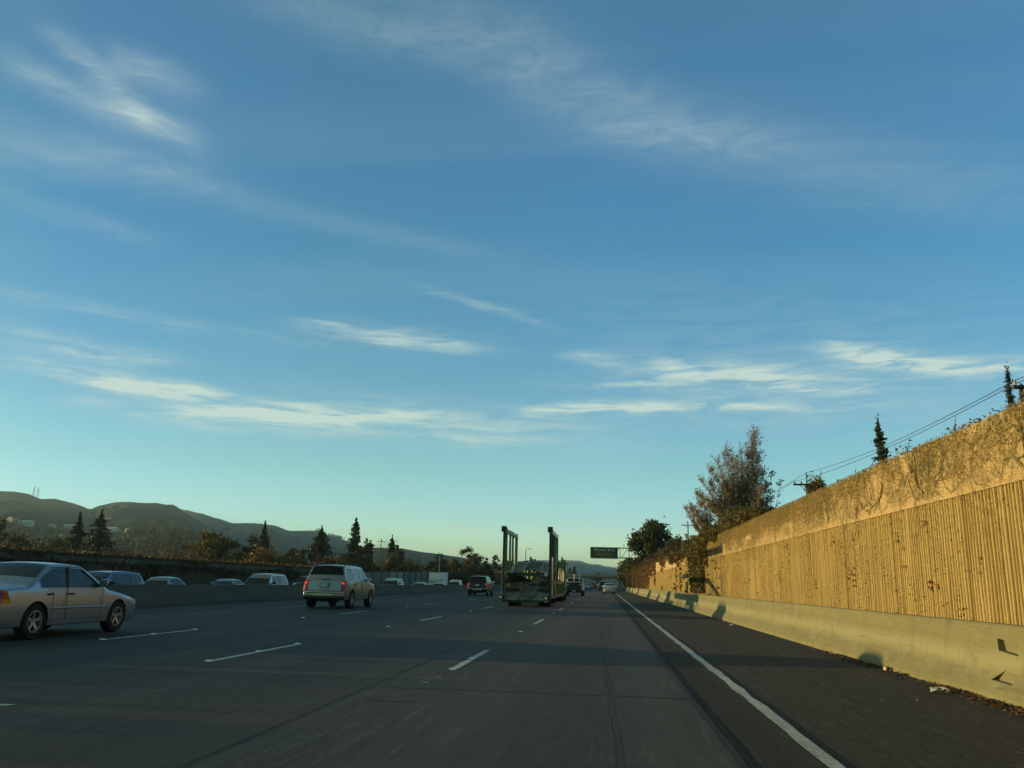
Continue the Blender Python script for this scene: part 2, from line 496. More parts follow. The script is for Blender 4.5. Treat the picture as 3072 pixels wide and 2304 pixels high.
simple('cap_grey', (.06, .062, .052), .9, var=.4, scale=.7)
simple('fence_grey', (.11, .115, .105), .9, var=.18, scale=.6)
simple('fence_pale', (.19, .21, .19), .9, var=.1, scale=.6)

leafmat('leaf_cedar', (.014, .022, .012), (.034, .044, .022), (.020, .030, .016), .12, .5)
leafmat('leaf_dark', (.028, .044, .018), (.090, .100, .042), (.040, .054, .022), .3, .6)
leafmat('leaf_olive', (.060, .062, .022), (.125, .110, .035), (.045, .050, .020), .3, .4)
leafmat('leaf_gold', (.110, .095, .030), (.190, .150, .045), (.065, .068, .024), .35, .35)
leafmat('leaf_brown', (.080, .056, .028), (.135, .095, .044), (.055, .042, .022), .3, .5)
leafmat('leaf_rust', (.16, .085, .038), (.26, .15, .060), (.11, .080, .034), .35, .8)
leafmat('leaf_feather', (.27, .205, .135), (.44, .335, .235), (.22, .18, .105), .5, .45)
leafmat('leaf_vine', (.20, .155, .060), (.44, .34, .14), (.25, .20, .075), .4, .9)
leafmat('leaf_red', (.200, .060, .025), (.300, .110, .040), (.150, .055, .025), .3, 2.0)
leafmat('leaf_ivy', (.080, .072, .022), (.20, .150, .048), (.070, .068, .022), .35, 1.2)
leafmat('litter_leaf', (.090, .045, .022), (.180, .110, .055), (.055, .040, .025), .1, 4)

# ------------------------------------------------------------------ mesh helpers


class MB:
    """collects boxes, tubes and sheets; build() links them as ONE mesh object"""
    def __init__(self):
        self.v, self.f = [], []

    def add(self, vs, fs):
        o = len(self.v)
        self.v += [tuple(p) for p in vs]
        self.f += [tuple(i + o for i in q) for q in fs]
        return self

    def box(self, x0, x1, y0, y1, z0, z1):
        vs = [(x, y, z) for z in (z0, z1) for y in (y0, y1) for x in (x0, x1)]
        return self.add(vs, [(0, 2, 3, 1), (4, 5, 7, 6), (0, 1, 5, 4), (2, 6, 7, 3), (0, 4, 6, 2), (1, 3, 7, 5)])

    def cbox(self, c, s):
        return self.box(c[0] - s[0] / 2, c[0] + s[0] / 2, c[1] - s[1] / 2, c[1] + s[1] / 2, c[2] - s[2] / 2, c[2] + s[2] / 2)

    def bar(self, p, q, w, h):
        """square bar from p to q"""
        p, q = Vector(p), Vector(q); d = (q - p).normalized()
        a = Vector((0, 0, 1)) if abs(d.z) < .95 else Vector((1, 0, 0))
        s = d.cross(a).normalized(); t = s.cross(d)
        vs = []
        for c in (p, q):
            for (i, j) in ((-1, -1), (1, -1), (1, 1), (-1, 1)):
                vs.append(c + s * (i * w / 2) + t * (j * h / 2))
        return self.add(vs, [(3, 2, 1, 0), (4, 5, 6, 7), (0, 1, 5, 4), (1, 2, 6, 5), (2, 3, 7, 6), (3, 0, 4, 7)])

    def tube(self, pts, rad, n=8, cap=True):
        pts = [Vector(p) for p in pts]
        if isinstance(rad, (int, float)): rad = [rad] * len(pts)
        vs, fs = [], []
        for i, p in enumerate(pts):
            d = (pts[min(i + 1, len(pts) - 1)] - pts[max(i - 1, 0)])
            d = d.normalized() if d.length > 1e-9 else Vector((0, 0, 1))
            a = Vector((0, 0, 1)) if abs(d.z) < .9 else Vector((1, 0, 0))
            s = d.cross(a).normalized(); t = d.cross(s)
            for k in range(n):
                an = 2 * pi * k / n
                vs.append(p + (s * cos(an) + t * sin(an)) * rad[i])
        for i in range(len(pts) - 1):
            for k in range(n):
                a, b = i * n + k, i * n + (k + 1) % n
                fs.append((a, a + n, b + n, b))
        if cap:
            fs.append(tuple(range(n))); fs.append(tuple(reversed(range((len(pts) - 1) * n, len(pts) * n))))
        return self.add(vs, fs)

    def lathe(self, prof, axis='X', n=24, c=(0, 0, 0)):
        """prof: (along, radius)"""
        vs, fs = [], []
        for (a, r) in prof:
            for k in range(n):
                t = 2 * pi * k / n
                if axis == 'X': vs.append((c[0] + a, c[1] + r * cos(t), c[2] + r * sin(t)))
                elif axis == 'Y': vs.append((c[0] + r * cos(t), c[1] + a, c[2] + r * sin(t)))
                else: vs.append((c[0] + r * cos(t), c[1] + r * sin(t), c[2] + a))
        for i in range(len(prof) - 1):
            for k in range(n):
                a, b = i * n + k, i * n + (k + 1) % n
                fs.append((a, b, b + n, a + n))
        return self.add(vs, fs)

    def build(self, name, m, parent=None, smooth=False, sharp=None):
        me = bpy.data.meshes.new(name)
        me.from_pydata(self.v, [], self.f)
        me.materials.append(MATS[m] if isinstance(m, str) else m)
        if smooth or sharp:
            bm = bmesh.new(); bm.from_mesh(me)
            bmesh.ops.remove_doubles(bm, verts=bm.verts, dist=2e-4)
            bmesh.ops.recalc_face_normals(bm, faces=bm.faces)
            bm.to_mesh(me); bm.free()
            for p in me.polygons: p.use_smooth = True
            if sharp: me.set_sharp_from_angle(angle=radians(sharp))
        o = bpy.data.objects.new(name, me)
        COL.objects.link(o)
        if parent is not None: o.parent = parent
        return o


def tag(o, label=None, cat=None, group=None, kind=None):
    if label: o['label'] = label
    if cat: o['category'] = cat
    if group: o['group'] = group
    if kind: o['kind'] = kind
    return o


def thing(name, label, cat, loc=(0, 0, 0), rz=0.0, group=None):
    o = bpy.data.objects.new(name, None)
    COL.objects.link(o)
    o.location = loc; o.rotation_euler = (0, 0, rz)
    return tag(o, label, cat, group)


def kids(o):
    return list(o.children)


def copy_tree(o, loc=None, rz=None, parent=None, label=None):
    c = o.copy(); COL.objects.link(c); c.parent = parent
    if loc is not None: c.location = loc
    if rz is not None: c.rotation_euler = (0, 0, rz)
    if label: c['label'] = label
    for ch in kids(o): copy_tree(ch, parent=c)
    return c


def sheet_mesh(name, verts, faces, m, parent=None, smooth=True):
    me = bpy.data.meshes.new(name)
    me.from_pydata([tuple(v) for v in verts], [], faces)
    me.materials.append(MATS[m])
    if smooth:
        for p in me.polygons: p.use_smooth = True
    o = bpy.data.objects.new(name, me); COL.objects.link(o)
    if parent is not None: o.parent = parent
    return o


def struct(o): return tag(o, kind='structure')

# ------------------------------------------------------------------ the ground, roads, markings
LZ = -0.40                      # the other carriageway lies a little lower
struct(sheet_mesh('ground', [(-14000, -300, -.9), (9000, -300, -.9), (9000, 14000, -.9), (-14000, 14000, -.9)], [(0, 1, 2, 3)], 'soil', smooth=False))
mb = MB(); mb.box(-17.6, .98, -40, 900, -.6, 0.0); struct(mb.build('road', 'road_concrete'))
mb = MB(); mb.box(.982, 6.6, -40, 900, -.6, -.004); struct(mb.build('shoulder', 'shoulder_asphalt'))
mb = MB(); mb.box(-41, -18.4, -40, 900, -1.0, LZ); struct(mb.build('opposite_road', 'road_concrete'))
# tar filled seams between the slabs, wandering a little
def ribbon(mb, x, y0, y1, w, z, wob=.02, step=1.2, seed=0, x2=None):
    y = y0; vs = []
    while y <= y1:
        k = (y - y0) / (y1 - y0)
        xc = x + ((x2 - x) * k if x2 is not None else 0) + wob * (noise.noise(Vector((seed, y * .35, 0))) * 2 + noise.noise(Vector((seed, y * 2.1, 5))))
        ww = w * (1 + .5 * noise.noise(Vector((seed + 9, y * 1.3, 0))))
        vs += [(xc - ww / 2, y, z), (xc + ww / 2, y, z)]
        y += step * (1 if y < 60 else 5)
    n = len(vs) // 2
    mb.add(vs, [(2 * i, 2 * i + 1, 2 * i + 3, 2 * i + 2) for i in range(n - 1)])
mb = MB()
ribbon(mb, -2.76, 3, 300, .032, .004, .008, .5, 1)
ribbon(mb, .965, 3, 300, .06, .004, .012, .3, 2)
ribbon(mb, .12, 3, 24, .014, .004, .012, .3, 3, x2=-.14)
ribbon(mb, -9.85, 3, 300, .05, .004, .03, .5, 4)
ribbon(mb, -14.6, 3, 300, .10, .004, .05, .6, 5)
for (x0, x1, y) in ((-2.7, .9, 10.0), (-2.5, -1.9, 8.9), (-5.9, -5.1, 10.6), (.3, .7, 6.0)):
    n = 14; vs = []
    for i in range(n + 1):
        k = i / n; w = .014 * (1 + noise.noise(Vector((i * .7, y, 0))))
        yy = y + .03 * noise.noise(Vector((i * .5, y, 3)))
        vs += [(x0 + (x1 - x0) * k, yy - w, .0035), (x0 + (x1 - x0) * k, yy + w, .0035)]
    mb.add(vs, [(2 * i, 2 * i + 2, 2 * i + 3, 2 * i + 1) for i in range(n)])
struct(mb.build('road_seams', 'seam_tar'))
mb = MB()
ribbon(mb, 1.64, 2, 420, .125, .004, .012, .4, 8)
def dash(mb, x, y0, L=3.66, w=.11, z=.004):
    n = 8; vs = []
    for i in range(n + 1):
        k = i / n; a = w * (.5 + .10 * noise.noise(Vector((x, y0 + i, 0)))) * (1 if 0 < i < n else .75)
        vs += [(x - a, y0 + L * k, z), (x + a, y0 + L * k, z)]
    mb.add(vs, [(2 * i, 2 * i + 1, 2 * i + 3, 2 * i + 2) for i in range(n)])
for x, ys in ((-2.15, 12.15), (-5.72, 12.05), (-9.30, 15.15)):
    y = ys - 14.1 * (0 if x < -2 else 0)
    while y < 330:
        dash(mb, x, y); y += 14.15
# worn scraps of old marker at the near left and beside the second line
for (cx, cy, a, b) in ((-5.62, 7.62, .16, .05), (-5.98, 7.5, .2, .06), (-2.2, 10.6, .05, .025), (-2.16, 11.2, .05, .02)):
    mb.add([(cx - a, cy - b, .004), (cx + a * .7, cy - b * 1.3, .004), (cx + a, cy + b, .004), (cx - a * .5, cy + b * .7, .004)], [(0, 1, 2, 3)])
struct(mb.build('lane_markings', 'white_paint'))
mb = MB(); ribbon(mb, -13.1, 3, 420, .09, .004, .01, 1.0, 12); struct(mb.build('edge_marking', 'yellow_paint'))
mb = MB()
for x in (-25.2, -28.8, -32.4):
    y = 8
    while y < 200: dash(mb, x, y, z=LZ + .004); y += 14.15
struct(mb.build('opposite_lane_markings', 'white_paint'))

# raised pavement reflectors, each a small wedge of its own
refl = MB()
refl.add([(-.05, -.05, 0), (.05, -.05, 0), (.05, .05, 0), (-.05, .05, 0), (-.042, -.028, .018), (.042, -.028, .018), (.042, .028, .018), (-.042, .028, .018)],
         [(0, 1, 5, 4), (1, 2, 6, 5), (2, 3, 7, 6), (3, 0, 4, 7), (4, 5, 6, 7)])
first = None
for (x, y) in ((-2.15, 12.2), (-2.15, 14.0), (-2.15, 22.0), (-2.15, 36.2), (-2.15, 50.3), (-5.72, 12.1), (-5.72, 13.9), (-5.72, 15.7), (-5.72, 22.4), (-5.72, 36.4), (-5.72, 50.5),
               (-9.3, 15.2), (-9.3, 17.0), (-9.3, 18.8), (-9.3, 25.8), (-9.3, 39.9)):
    if first is None:
        first = refl.build('pavement_reflector', 'reflector_white'); o = first
        tag(o, 'small raised white reflector glued along a dashed lane line', 'reflector', 'pavement reflectors along the lane lines')
    else:
        o = first.copy(); COL.objects.link(o)
    o.location = (x, y, .0045)

# ------------------------------------------------------------------ concrete barriers
def profile_run(mb, prof, y0, y1, step):
    n = len(prof); ys = np.arange(y0, y1 + .01, step); vs = []
    for y in ys: vs += [(x, y, z) for (x, z) in prof]
    fs = []
    for i in range(len(ys) - 1):
        for k in range(n):
            a, b = i * n + k, i * n + (k + 1) % n
            fs.append((a, a + n, b + n, b))
    fs += [tuple(range(n)), tuple(reversed(range((len(ys) - 1) * n, len(ys) * n)))]
    mb.add(vs, fs)
BX = 4.56
pr = [(BX, -.02), (BX, .075), (BX + .17, .33), (BX + .255, .845), (BX + .275, .87), (BX + .415, .87), (BX + .435, .845), (BX + .47, .33), (BX + .6, .075), (BX + .6, -.02)]
mb = MB(); profile_run(mb, pr, -6, 200, 206)
bar = mb.build('concrete_barrier', 'barrier_concrete', sharp=25)
tag(bar, 'long sunlit concrete barrier at the foot of the ribbed wall', 'barrier')
# two broken drainage pockets cut into the near stretch
def cut(target, tri, depth_vec):
    m = MB(); n = len(tri)
    vs = [Vector(p) for p in tri] + [Vector(p) + Vector(depth_vec) for p in tri]
    m.add(vs, [tuple(range(n)), tuple(reversed(range(n, 2 * n)))] + [(i, i + n, (i + 1) % n + n, (i + 1) % n) for i in range(n)])
    c = m.build('cutter', 'barrier_concrete')
    bm = bmesh.new(); bm.from_mesh(c.data); bmesh.ops.recalc_face_normals(bm, faces=bm.faces); bm.to_mesh(c.data); bm.free()
    md = target.modifiers.new('b', 'BOOLEAN'); md.operation = 'DIFFERENCE'; md.solver = 'EXACT'; md.object = c
    dg = bpy.context.evaluated_depsgraph_get(); dg.update()
    me = bpy.data.meshes.new_from_object(target.evaluated_get(dg))
    target.modifiers.clear(); target.data = me
    bpy.data.objects.remove(c)
cut(bar, [(4.5, 11.22, .70), (4.5, 10.68, .67), (4.5, 10.66, .53), (4.5, 11.16, .56)], (.36, 0, 0))
cut(bar, [(4.5, 10.94, .36), (4.5, 10.62, .25), (4.5, 10.66, .205), (4.5, 11.18, .22)], (.24, 0, 0))
bpy.context.view_layer.update()

prm = [(-17.5, -.02), (-17.5, .06), (-17.66, .32), (-17.8, .80), (-18.0, .80), (-18.14, .3), (-18.3, -.3), (-18.4, -.9), (-17.5, -.9)]
mb = MB(); profile_run(mb, prm, -10, 430, 10)
tag(mb.build('median_barrier', 'median_concrete', sharp=25), 'long shaded grey concrete barrier between the two carriageways', 'barrier')

# ------------------------------------------------------------------ ribbed retaining wall
WX, WT_, WL = 6.1, 3.95, 2.86
def wall_run():
    th = thing('retaining_wall', 'tall sunlit tan wall with vertical ribs and a smooth top band', 'wall', (0, 0, 0))
    f = MB(); pitch = .118; y = -5.0; pan = 0
    vs = []; fs = []
    def prof_pts():
        y = -5.0; k = 0
        r = random.Random(3)
        while y < 235:
            ph = (y - 3.99) % 3.64
            if ph < pitch:      # panel joint: a deep slot
                yield (y, .0); yield (y + .03, .008); yield (y + .045, -.018); yield (y + .085, -.022); yield (y + .095, 0.0)
            else:
                d = .036 + .010 * r.random()
                yield (y + .004, .0); yield (y + .026, -d); yield (y + .072, -d + .006 * r.random()); yield (y + .092, .0)
            y += pitch; k += 1
    P = list(prof_pts())
    rows = [-.3, .6, 1.4, 2.2, WL] 
    for zi, z in enumerate(rows):
        for i, (y, dx) in enumerate(P):
            w = 0.0
            if dx < -.01 and y < 60: w = .012 * noise.noise(Vector((y * 6, z * 9, 1)))
            vs.append((WX + .02 + dx + w, y, z))
    n = len(P)
    for zi in range(len(rows) - 1):
        for i in range(n - 1):
            a = zi * n + i
            fs.append((a, a + n, a + n + 1, a + 1))
    f.add(vs, fs)
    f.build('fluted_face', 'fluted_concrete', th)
    s = MB()
    y = 3.99 - 3.64 * 3
    while y < 235:
        s.box(WX - .045, WX + .25, y + .012, y + 3.64 - .004, WL, WT_ - .0)
        y += 3.64
    s.build('smooth_band', 'smooth_concrete', th)
    return th
wall_run()
mb = MB()
n = 60; vs = []
for j, (x, z) in enumerate(((6.3, WT_ - .08), (7.5, WT_), (12, WT_ + .25), (30, WT_ + .6), (90, WT_ + 1.5))):
    for i in range(n + 1):
        y = -30 + i * 260 / n
        vs.append((x, y, z + (.12 * noise.noise(Vector((x * .4, y * .15, 0))) if j else 0)))
fs = [(j * (n + 1) + i, (j + 1) * (n + 1) + i, (j + 1) * (n + 1) + i + 1, j * (n + 1) + i + 1) for j in range(4) for i in range(n)]
struct(sheet_mesh('embankment', vs, fs, 'soil'))
mb = MB()
vs = []; 
for j, (x, z) in enumerate(((5.05, .05), (5.5, .12), (6.12, .2))):
    for i in range(n + 1): vs.append((x, -6 + i * 236 / n, z))
struct(sheet_mesh('planting_strip', vs, [(j * (n + 1) + i, (j + 1) * (n + 1) + i, (j + 1) * (n + 1) + i + 1, j * (n + 1) + i + 1) for j in range(2) for i in range(n)], 'soil'))

# ------------------------------------------------------------------ leaves and twigs
def leaves(name, pts, size, m, parent=None, squash=1.0, normal=None, jit=.5, elong=1.6):
    pts = np.asarray(pts, float); N = len(pts)
    sz = size * (1 + jit * (rng.random(N) * 2 - 1))
    if normal is None:
        nrm = rng.normal(size=(N, 3)); 
    else:
        nrm = np.asarray(normal, float) + rng.normal(size=(N, 3)) * .45
    nrm /= np.linalg.norm(nrm, axis=1)[:, None]
    a = np.cross(nrm, rng.normal(size=(N, 3))); a /= np.linalg.norm(a, axis=1)[:, None]
    b = np.cross(nrm, a)
    a *= (sz * elong * .5)[:, None]; b *= (sz * .5)[:, None]
    V = np.empty((N * 4, 3))
    V[0::4] = pts - a; V[1::4] = pts - b * .8 + a * .1; V[2::4] = pts + a; V[3::4] = pts + b * .8 - a * .1
    me = bpy.data.meshes.new(name)
    me.vertices.add(N * 4); me.vertices.foreach_set('co', V.ravel())
    me.loops.add(N * 4); me.loops.foreach_set('vertex_index', np.arange(N * 4))
    me.polygons.add(N); me.polygons.foreach_set('loop_start', np.arange(0, N * 4, 4))
    try: me.polygons.foreach_set('loop_total', np.full(N, 4))
    except Exception: pass
    me.update(); me.validate()
    me.materials.append(MATS[m])
    o = bpy.data.objects.new(name, me); COL.objects.link(o)
    if parent is not None: o.parent = parent
    return o

def branch_pts(p, q, bend=.1, n=5):
    p, q = np.array(p, float), np.array(q, float)
    L = np.linalg.norm(q - p); mid = (p + q) / 2 + rng.normal(size=3) * L * bend
    t = np.linspace(0, 1, n)[:, None]
    return (1 - t) ** 2 * p + 2 * t * (1 - t) * mid + t ** 2 * q

def broadleaf(label, loc, H, R, m='leaf_dark', leaf=.32, nl=5200, name='broadleaf_tree', cat='tree', group=None, base=.28, clumps=26, gap=.5, bark='bark', lean=0.0, flat=1.0):
    th = thing(name, label, cat, loc, 0, group)
    w = MB(); tips = []
    zc = H * (base + (1 - base) * .52); rz = H * (1 - base) * .5
    top = np.array([lean * R, 0, zc])
    tr = branch_pts((0, 0, -.3), top, .03, 6)
    w.tube(tr, list(np.linspace(H * .022 + .05, H * .010 + .02, 6)), 7)
    P = []
    for i in range(clumps):
        d = rng.normal(size=3); d /= np.linalg.norm(d)
        k = rng.random() ** .4
        if rng.random() < .15: k *= 1.12
        c = np.array([lean * R + d[0] * R * k * .84, d[1] * R * k * .84, zc + d[2] * rz * k * .84 * flat])
        s = tr[2 + int(rng.integers(0, 4))]
        w.tube(branch_pts(s, c, .12, 4), [H * .009 + .02, H * .006 + .015, H * .004 + .01, .01], 5, cap=False)
        cr = R * (.20 + .20 * rng.random())
        n = int(nl / clumps * (.6 + .8 * rng.random()))
        q = rng.normal(size=(n, 3)); q /= np.linalg.norm(q, axis=1)[:, None]
        q *= (rng.random(n) ** gap * cr * (1 + .35 * rng.normal(size=n)))[:, None]
        q[:, 2] *= .75
        P.append(c + q)
    P = np.vstack(P); P = P[P[:, 2] > .15]
    w.build('trunk', bark, th, smooth=True)
    leaves('crown', P, leaf, m, th)
    return th

def conifer(label, loc, H, R, m='leaf_cedar', leaf=.35, nl=5200, group=None, power=.8, base=.06, tiers=26, name='conifer_tree', droop=.15, gapy=.0):
    th = thing(name, label, 'tree', loc, 0, group)
    w = MB()
    w.tube([(0, 0, -.3), (.03 * R, 0, H * .5), (0, 0, H)], [H * .018 + .04, H * .010 + .02, .015], 7)
    P = []; nb = tiers * 6; tot = 0
    L = []
    for i in range(nb):
        k = (i + rng.random()) / nb
        z = H * (base + (1 - base) * k); a = rng.random() * 2 * pi
        r = R * (1 - k) ** power * (.62 + .48 * rng.random()) + .04 * R
        L.append((z, a, r))
    sw = sum(l[2] for l in L)
    for z, a, r in L:
        end = np.array([cos(a) * r, sin(a) * r, z - droop * r + .1 * r * rng.normal()])
        if end[2] < .2: end[2] = .2
        bp = branch_pts((0, 0, z), end, .05, 4)
        w.tube(bp, [.02 + H * .003, .015 + H * .002, .012, .008], 4, cap=False)
        n = max(4, int(nl * r / sw)); t = rng.random(n) ** .75
        q = np.array([0, 0, z]) * (1 - t)[:, None] + end * t[:, None]
        q += rng.normal(size=(n, 3)) * (r * .13 + .05) * np.array([1, 1, .55])
        P.append(q)
    P.append(np.array([0, 0, H]) + rng.normal(size=(int(nl * .02) + 4, 3)) * np.array([.06, .06, .35]) * (H / 10))
    w.build('trunk', 'bark', th, smooth=True)
    leaves('crown', np.vstack(P), leaf, m, th)
    return th

def feathery(label, loc, tips, leafsz=.16, m='leaf_feather', per=420, spread=.5, name='feathery_tree', cat='tree', twigs=14, leafy=1.0, bark='bark_pale', r0=.07, group=None, start=.25):
    """many upright stems from one foot, each with side twigs"""
    th = thing(name, label, cat, loc, 0, group)
    w = MB(); P = []
    for tp in tips:
        tp = np.array(tp, float); H = tp[2]
        foot = np.array([rng.normal() * .25, rng.normal() * .25, -.2])
        mid = foot * .4 + tp * .6; mid[2] = H * .42; mid[:2] = tp[:2] * .38
        t = np.linspace(0, 1, 9)[:, None]
        st = (1 - t) ** 2 * foot + 2 * t * (1 - t) * mid + t ** 2 * tp
        w.tube(st, list(np.linspace(r0 * (.6 + .1 * H / 2), .008, 9)), 5, cap=False)
        for k in range(twigs):
            u = start + (1 - start) * rng.random() ** .8
            i = min(7, int(u * 8)); p = st[i] + (st[i + 1] - st[i]) * (u * 8 - i)
            d = rng.normal(size=3); d[2] = abs(d[2]) * .8 + .9; d /= np.linalg.norm(d)
            L = spread * (1.25 - u * .8) * (.6 + .8 * rng.random()) * (H / 8) ** .4
            q = p + d * L
            w.tube([p, (p + q) / 2 + rng.normal(size=3) * .04, q], [.016, .010, .005], 3, cap=False)
            n = int(per * leafy / twigs); v = rng.random(n)
            P.append(p + (q - p) * v[:, None] + rng.normal(size=(n, 3)) * .11 * (H / 8) ** .5)
    w.build('trunk', bark, th)
    if leafy > 0: leaves('crown', np.vstack(P), leafsz, m, th)
    return th

def shrub(label, loc, R, H, m='leaf_olive', leaf=.2, nl=1800, name='shrub', cat='shrub', group=None, seed=None, elong_y=1.0, clumps=9):
    th = thing(name, label, cat, loc, 0, group)
    w = MB(); P = []
    for i in range(clumps):
        a = rng.random() * 2 * pi; k = rng.random() ** .6
        c = np.array([cos(a) * R * k * .7, sin(a) * R * k * .7 * elong_y, H * (.35 + .45 * rng.random() * (1 - .5 * k))])
        w.tube(branch_pts((0, 0, -.1), c, .1, 4), [.03, .02, .015, .008], 4, cap=False)
        n = nl // clumps; q = rng.normal(size=(n, 3)); q /= np.linalg.norm(q, axis=1)[:, None]
        q *= (rng.random(n) ** .5)[:, None] * np.array([R * .42, R * .42 * elong_y, H * .34]) * (1 + .25 * rng.normal(size=n))[:, None]
        P.append(c + q)
    P = np.vstack(P); P = P[P[:, 2] > .02]
    tag(w.build('stems', 'bark', th), kind='stuff')
    leaves('foliage', P, leaf, m, th)
    return th

# ------------------------------------------------------------------ vines on the ribbed wall
def vine_net():
    th = thing('climbing_vine', 'mostly bare climbing vine netting the sunlit wall top', 'vine', (0, 0, 0))
    w = MB(); r = random.Random(5); leafp = []
    FX = WX - .06
    def strand(y, z, ang, L, rad, depth):
        pts = [(y, z)]; n = max(3, int(L / .09))
        for i in range(n):
            ang += r.gauss(0, .33)
            ang += .06 * sin(-ang - pi / 2) if depth == 0 else 0
            y += cos(ang) * .09; z += sin(ang) * .09
            if z > WT_ + .03: ang = -abs(ang) - .2; z = WT_
            if z < WL + .06 and depth and r.random() < .85: break
            pts.append((y, z))
            if depth < 3 and r.random() < .30 - .06 * depth:
                strand(y, z, ang + r.choice((-1, 1)) * r.uniform(.5, 1.3), L * r.uniform(.35, .7), rad * .62, depth + 1)
            if r.random() < .07: leafp.append((y + r.gauss(0, .03), z + r.gauss(0, .03)))
        if len(pts) > 2:
            v = [(FX - rad * .6 - .004 * r.random(), a, b) for a, b in pts]
            w.tube(v, [rad * (1 - .6 * i / len(v)) for i in range(len(v))], 3, cap=False)
    y = 5.0
    while y < 62:
        pass
        # thick main limbs near the camera fan out over the whole smooth band
        strand(y, WT_ - r.uniform(0, .35), -pi / 2 + r.gauss(0, .8), r.uniform(.5, 1.4), r.choice((.006, .008, .013)), 0)
        y += r.uniform(.22, .52) * (1 if y < 30 else 1.6)
    for k in range(60):
        strand(r.uniform(8, 26), r.uniform(WL + .15, WT_ - .1), r.uniform(-2.6, 1.2), r.uniform(.8, 2.2), r.choice((.006, .008, .011)), 0)
    for (yy, zz, a, L) in ((16.6, 3.05, .65, 2.6), (18.9, 3.55, -1.1, 1.4), (13.2, 3.2, 2.4, 1.8), (20.4, 3.1, .5, 1.6), (11.0, 3.3, .2, 2.0), (23.5, 3.1, .9, 1.5), (12.5, 3.0, 1.2, 1.5)):
        strand(yy, zz, a, L, .024, 0)
    tag(w.build('stems', 'vine_stem', th), kind='stuff')
    lp = [(FX - .03, a, b) for a, b in leafp]
    # fine tendrils and dead leaves thickest along the top
    N = 160000
    yy = 5 + 62 * rng.random(N) ** 1.0
    zz = WT_ + .05 - np.abs(rng.normal(size=N)) * (.34 + .22 * (np.sin(yy * .55) > .2)) * (1 + (yy > 28) * .35)
    cl = np.array([noise.noise(Vector((a * .9, b * 1.6, 7))) for a, b in zip(yy, zz)])
    keep = (zz > WL - .5) & (cl > -.42 + .5 * rng.random(N) - (yy > 26) * .12 - (zz > WT_ - .55) * .5 * (yy > 20)) & ((yy > 24) | (rng.random(N) < .45))
    fine = np.stack([np.full(keep.sum(), FX - .025) + rng.normal(size=keep.sum()) * .015, yy[keep], zz[keep]], 1)
    pts = np.vstack([np.array(lp), fine])
    leaves('foliage', pts, .019, 'leaf_vine', th, normal=(-1, 0, .2), elong=2.2)
    return th
vine_net()

def vine_mass(label, y0, y1, ztop, n, m, size, zfun, thick=.12, name='hanging_vine', group=None, x=WX):
    th = thing(name, label, 'vine', (x, (y0 + y1) / 2, 0), 0, group)
    yc = (y0 + y1) / 2; P = []; w = MB()
    while len(P) < n:
        y = y0 + (y1 - y0) * rng.random(); z = ztop * rng.random()
        d = zfun(y, z)
        if rng.random() < d:
            P.append((-.05 - thick * rng.random() ** 1.5 * (1.0 if d > .6 else .5), y - yc, z))
    for k in range(int(n / 160) + 3):
        y = y0 + (y1 - y0) * rng.random(); z = ztop; pts = []
        for i in range(16):
            if zfun(y, z) < .2: break
            pts.append((-.07, y - yc, z)); z -= ztop / 15; y += rng.normal() * .12
        if len(pts) > 2: w.tube(pts, .018, 3, cap=False)
    if w.v: tag(w.build('stems', 'vine_stem', th), kind='stuff')
    leaves('foliage', P, size, m, th)
    return th

def nz(y, z, s, o=0): return noise.noise(Vector((y * s, z * s * .6, o)))
# the curtain that hangs down beside the sign's shadow
vine_mass('thick olive green vine curtain hanging from wall top to barrier', 46, 65, 4.35, 11000, 'leaf_ivy', .12,
          lambda y, z: (1.0 if z > (3.5 if y > 51.5 else 3.85) + .35 * nz(y, 0, .5) else
                        (1.0 if 52.5 + .9 * nz(z, y, 1.0) < y < 60.5 + 1.2 * nz(z, 2, 1.2) - (3.4 - z) * .6 and z > .9 else
                         (.5 if 50.9 < y < 51.6 and z > 2.4 else .006))), .35)
# reddish brown creeper over the far half of the wall
vine_mass('reddish brown creeper covering the far stretch of the ribbed wall', 74, 234, 4.3, 36000, 'leaf_rust', .20,
          lambda y, z: (.0 if 0 else min(1.0, max(.0, .04 + (y - 102) * .022 + nz(y, z, .16) * 1.1 + (z - 3.0) * .25))), .3, 'creeper')
vine_mass('dry brown runners spilling over wall between creeper and curtain', 64, 80, 4.2, 2600, 'leaf_brown', .12,
          lambda y, z: 1.0 if z > 3.3 + .8 * nz(y, 0, .6) else (.10 if nz(y, z, .5, 3) > .15 else .01), .15, 'creeper')
# thin overall scatter on the ribs
N = 26000; yy = 14 + 46 * rng.random(N) ** .62; zz = .7 + 2.9 * rng.random(N)
cl = np.array([noise.noise(Vector((a * .7, b * .35, 3))) for a, b in zip(yy, zz)])
k = cl > .02 - (yy > 30) * .12
o = leaves('dead_vine_scatter', np.stack([np.full(k.sum(), WX - .045), yy[k], zz[k]], 1), .024, 'leaf_vine', normal=(-1, 0, 0), elong=2.2)
tag(o, 'fine dead tendrils clinging to the sunlit ribs', 'tendrils', kind='stuff')
N = 520; c0 = rng.random((40, 2)); P = []
for i in range(40):
    cy, cz = 10 + 45 * c0[i, 0] ** .8, .8 + 2.6 * c0[i, 1]
    for j in range(int(rng.integers(2, 11))): P.append((WX - .06, cy + rng.normal() * .10, cz + rng.normal() * .12))
o = leaves('red_leaf_scatter', P, .06, 'leaf_red', normal=(-1, 0, 0), elong=1.3)
tag(o, 'last red leaves dotted over the sunlit ribs', 'leaves', kind='stuff')

